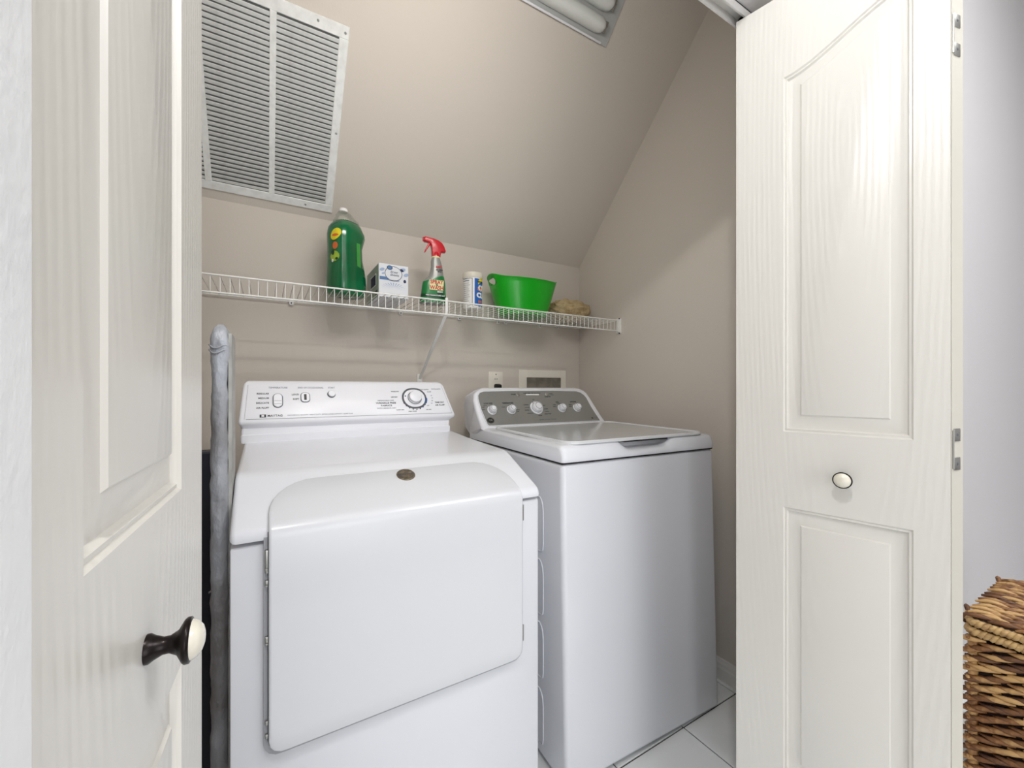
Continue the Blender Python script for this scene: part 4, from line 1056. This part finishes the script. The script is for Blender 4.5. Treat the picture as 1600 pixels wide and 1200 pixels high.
for r_i, z in enumerate(rows_z):
    # left face (outward -x), strands run along y
    for c in range(7):
        y = -.006 - (c + (.5 if r_i % 2 else 0)) * .0495
        if y < -BDY + .006: continue
        ex = Vector((random.uniform(-.05, .05), -1, random.uniform(-.14, .10))).normalized(); ez = Vector((0, 0, 1)); ey = ez.cross(ex).normalized(); ez = ex.cross(ey)
        fn = put if z > .17 else put_stuff
        fn((.009 + random.uniform(-.001, .001), y, z + random.uniform(-.002, .002)), ex, -ey if ey.x < 0 else ey, ez)
    for c in range(9):
        x_ = .02 + (c + (.5 if r_i % 2 else 0)) * .0495
        if x_ < BWX - .01:
            put_stuff((x_, -BDY + .009, z), Vector((1, 0, 0)), Vector((0, 1, 0)), Vector((0, 0, 1)))
            if r_i % 2 == 0: put_stuff((x_, -.009, z), Vector((-1, 0, 0)), Vector((0, -1, 0)), Vector((0, 0, 1)))
    for c in range(7):
        y = -.006 - (c + (.5 if r_i % 2 else 0)) * .0495
        if y > -BDY + .006: put_stuff((BWX - .009, y, z), Vector((0, 1, 0)), Vector((-1, 0, 0)), Vector((0, 0, 1)))
# lid: rows of strands running front to back
for r_i in range(26):
    x_ = .014 + r_i * .0158
    for c in range(7):
        y = -.024 - (c + (.5 if r_i % 2 else 0)) * .047
        if y < -BDY + .014: continue
        ex = Vector((random.uniform(-.10, .10), -1, random.uniform(-.05, .05))).normalized(); ey = Vector((0, 0, -1)); ez = ex.cross(ey).normalized(); ey = ez.cross(ex)
        (put if used < 292 and r_i < 17 else put_stuff)((x_ + random.uniform(-.002, .002), y, BT - .008 + random.uniform(-.0015, .001)), ex, ey, ez)
for cx_, cy_ in ((.013, -.013), (BWX - .013, -.013), (.013, -BDY + .013), (BWX - .013, -BDY + .013)):
    g = G(); g.tube([(cx_, cy_, z_ * .06 + .003) for z_ in range(9)] + [(cx_, cy_, .52)], [.0105 + .001 * math.sin(k * 2.3) for k in range(10)], 8); g.build('corner_post', 'strand', bk, smooth=80)
st_ = stuff.build('weave', 'strand', bk, smooth=80, rc=False); st_['kind'] = 'stuff'
def rope(pts, r, name):
    """two-strand twisted rope along a closed path"""
    P = [Vector(p) for p in pts]; fine = []
    for i in range(len(P)):
        a, c = P[i], P[(i + 1) % len(P)]; L = (c - a).length; n = max(2, int(L / .0042))
        fine += [a.lerp(c, k / n) for k in range(n)]
    g = G()
    for ph in (0, PI):
        out = []; s_ = 0
        for i, p in enumerate(fine):
            t = (fine[(i + 1) % len(fine)] - fine[i - 1]).normalized(); up = Vector((0, 0, 1)); sd = t.cross(up).normalized()
            a = s_ / .021 * 2 * PI + ph; s_ += (fine[(i + 1) % len(fine)] - p).length
            out.append(p + (up * math.sin(a) + sd * math.cos(a)) * r * .55)
        g.tube(out, r * .72, 6, closed=True)
    return g.build(name, 'rope', bk, smooth=80)
def rr_path(ins, z): return [(BWX / 2 + x_, -BDY / 2 + y_, z) for x_, y_ in stadium(BWX - 2 * ins, BDY - 2 * ins, .02, 4)]
rope(rr_path(.006, BT - .022), .0095, 'lid_rim'); rope(rr_path(.004, .535), .0095, 'body_rim')
for xx in (.05, BWX - .05):
    g = G(); g.tube([(xx + .014 * math.cos(a), .006 + .004 * math.sin(2 * a), .560 + .022 * math.sin(a)) for a in [2 * PI * q / 14 for q in range(14)]], .0045, 6, closed=True); g.build('lid_tie', 'strand', bk, smooth=80)

bpy.context.view_layer.update()
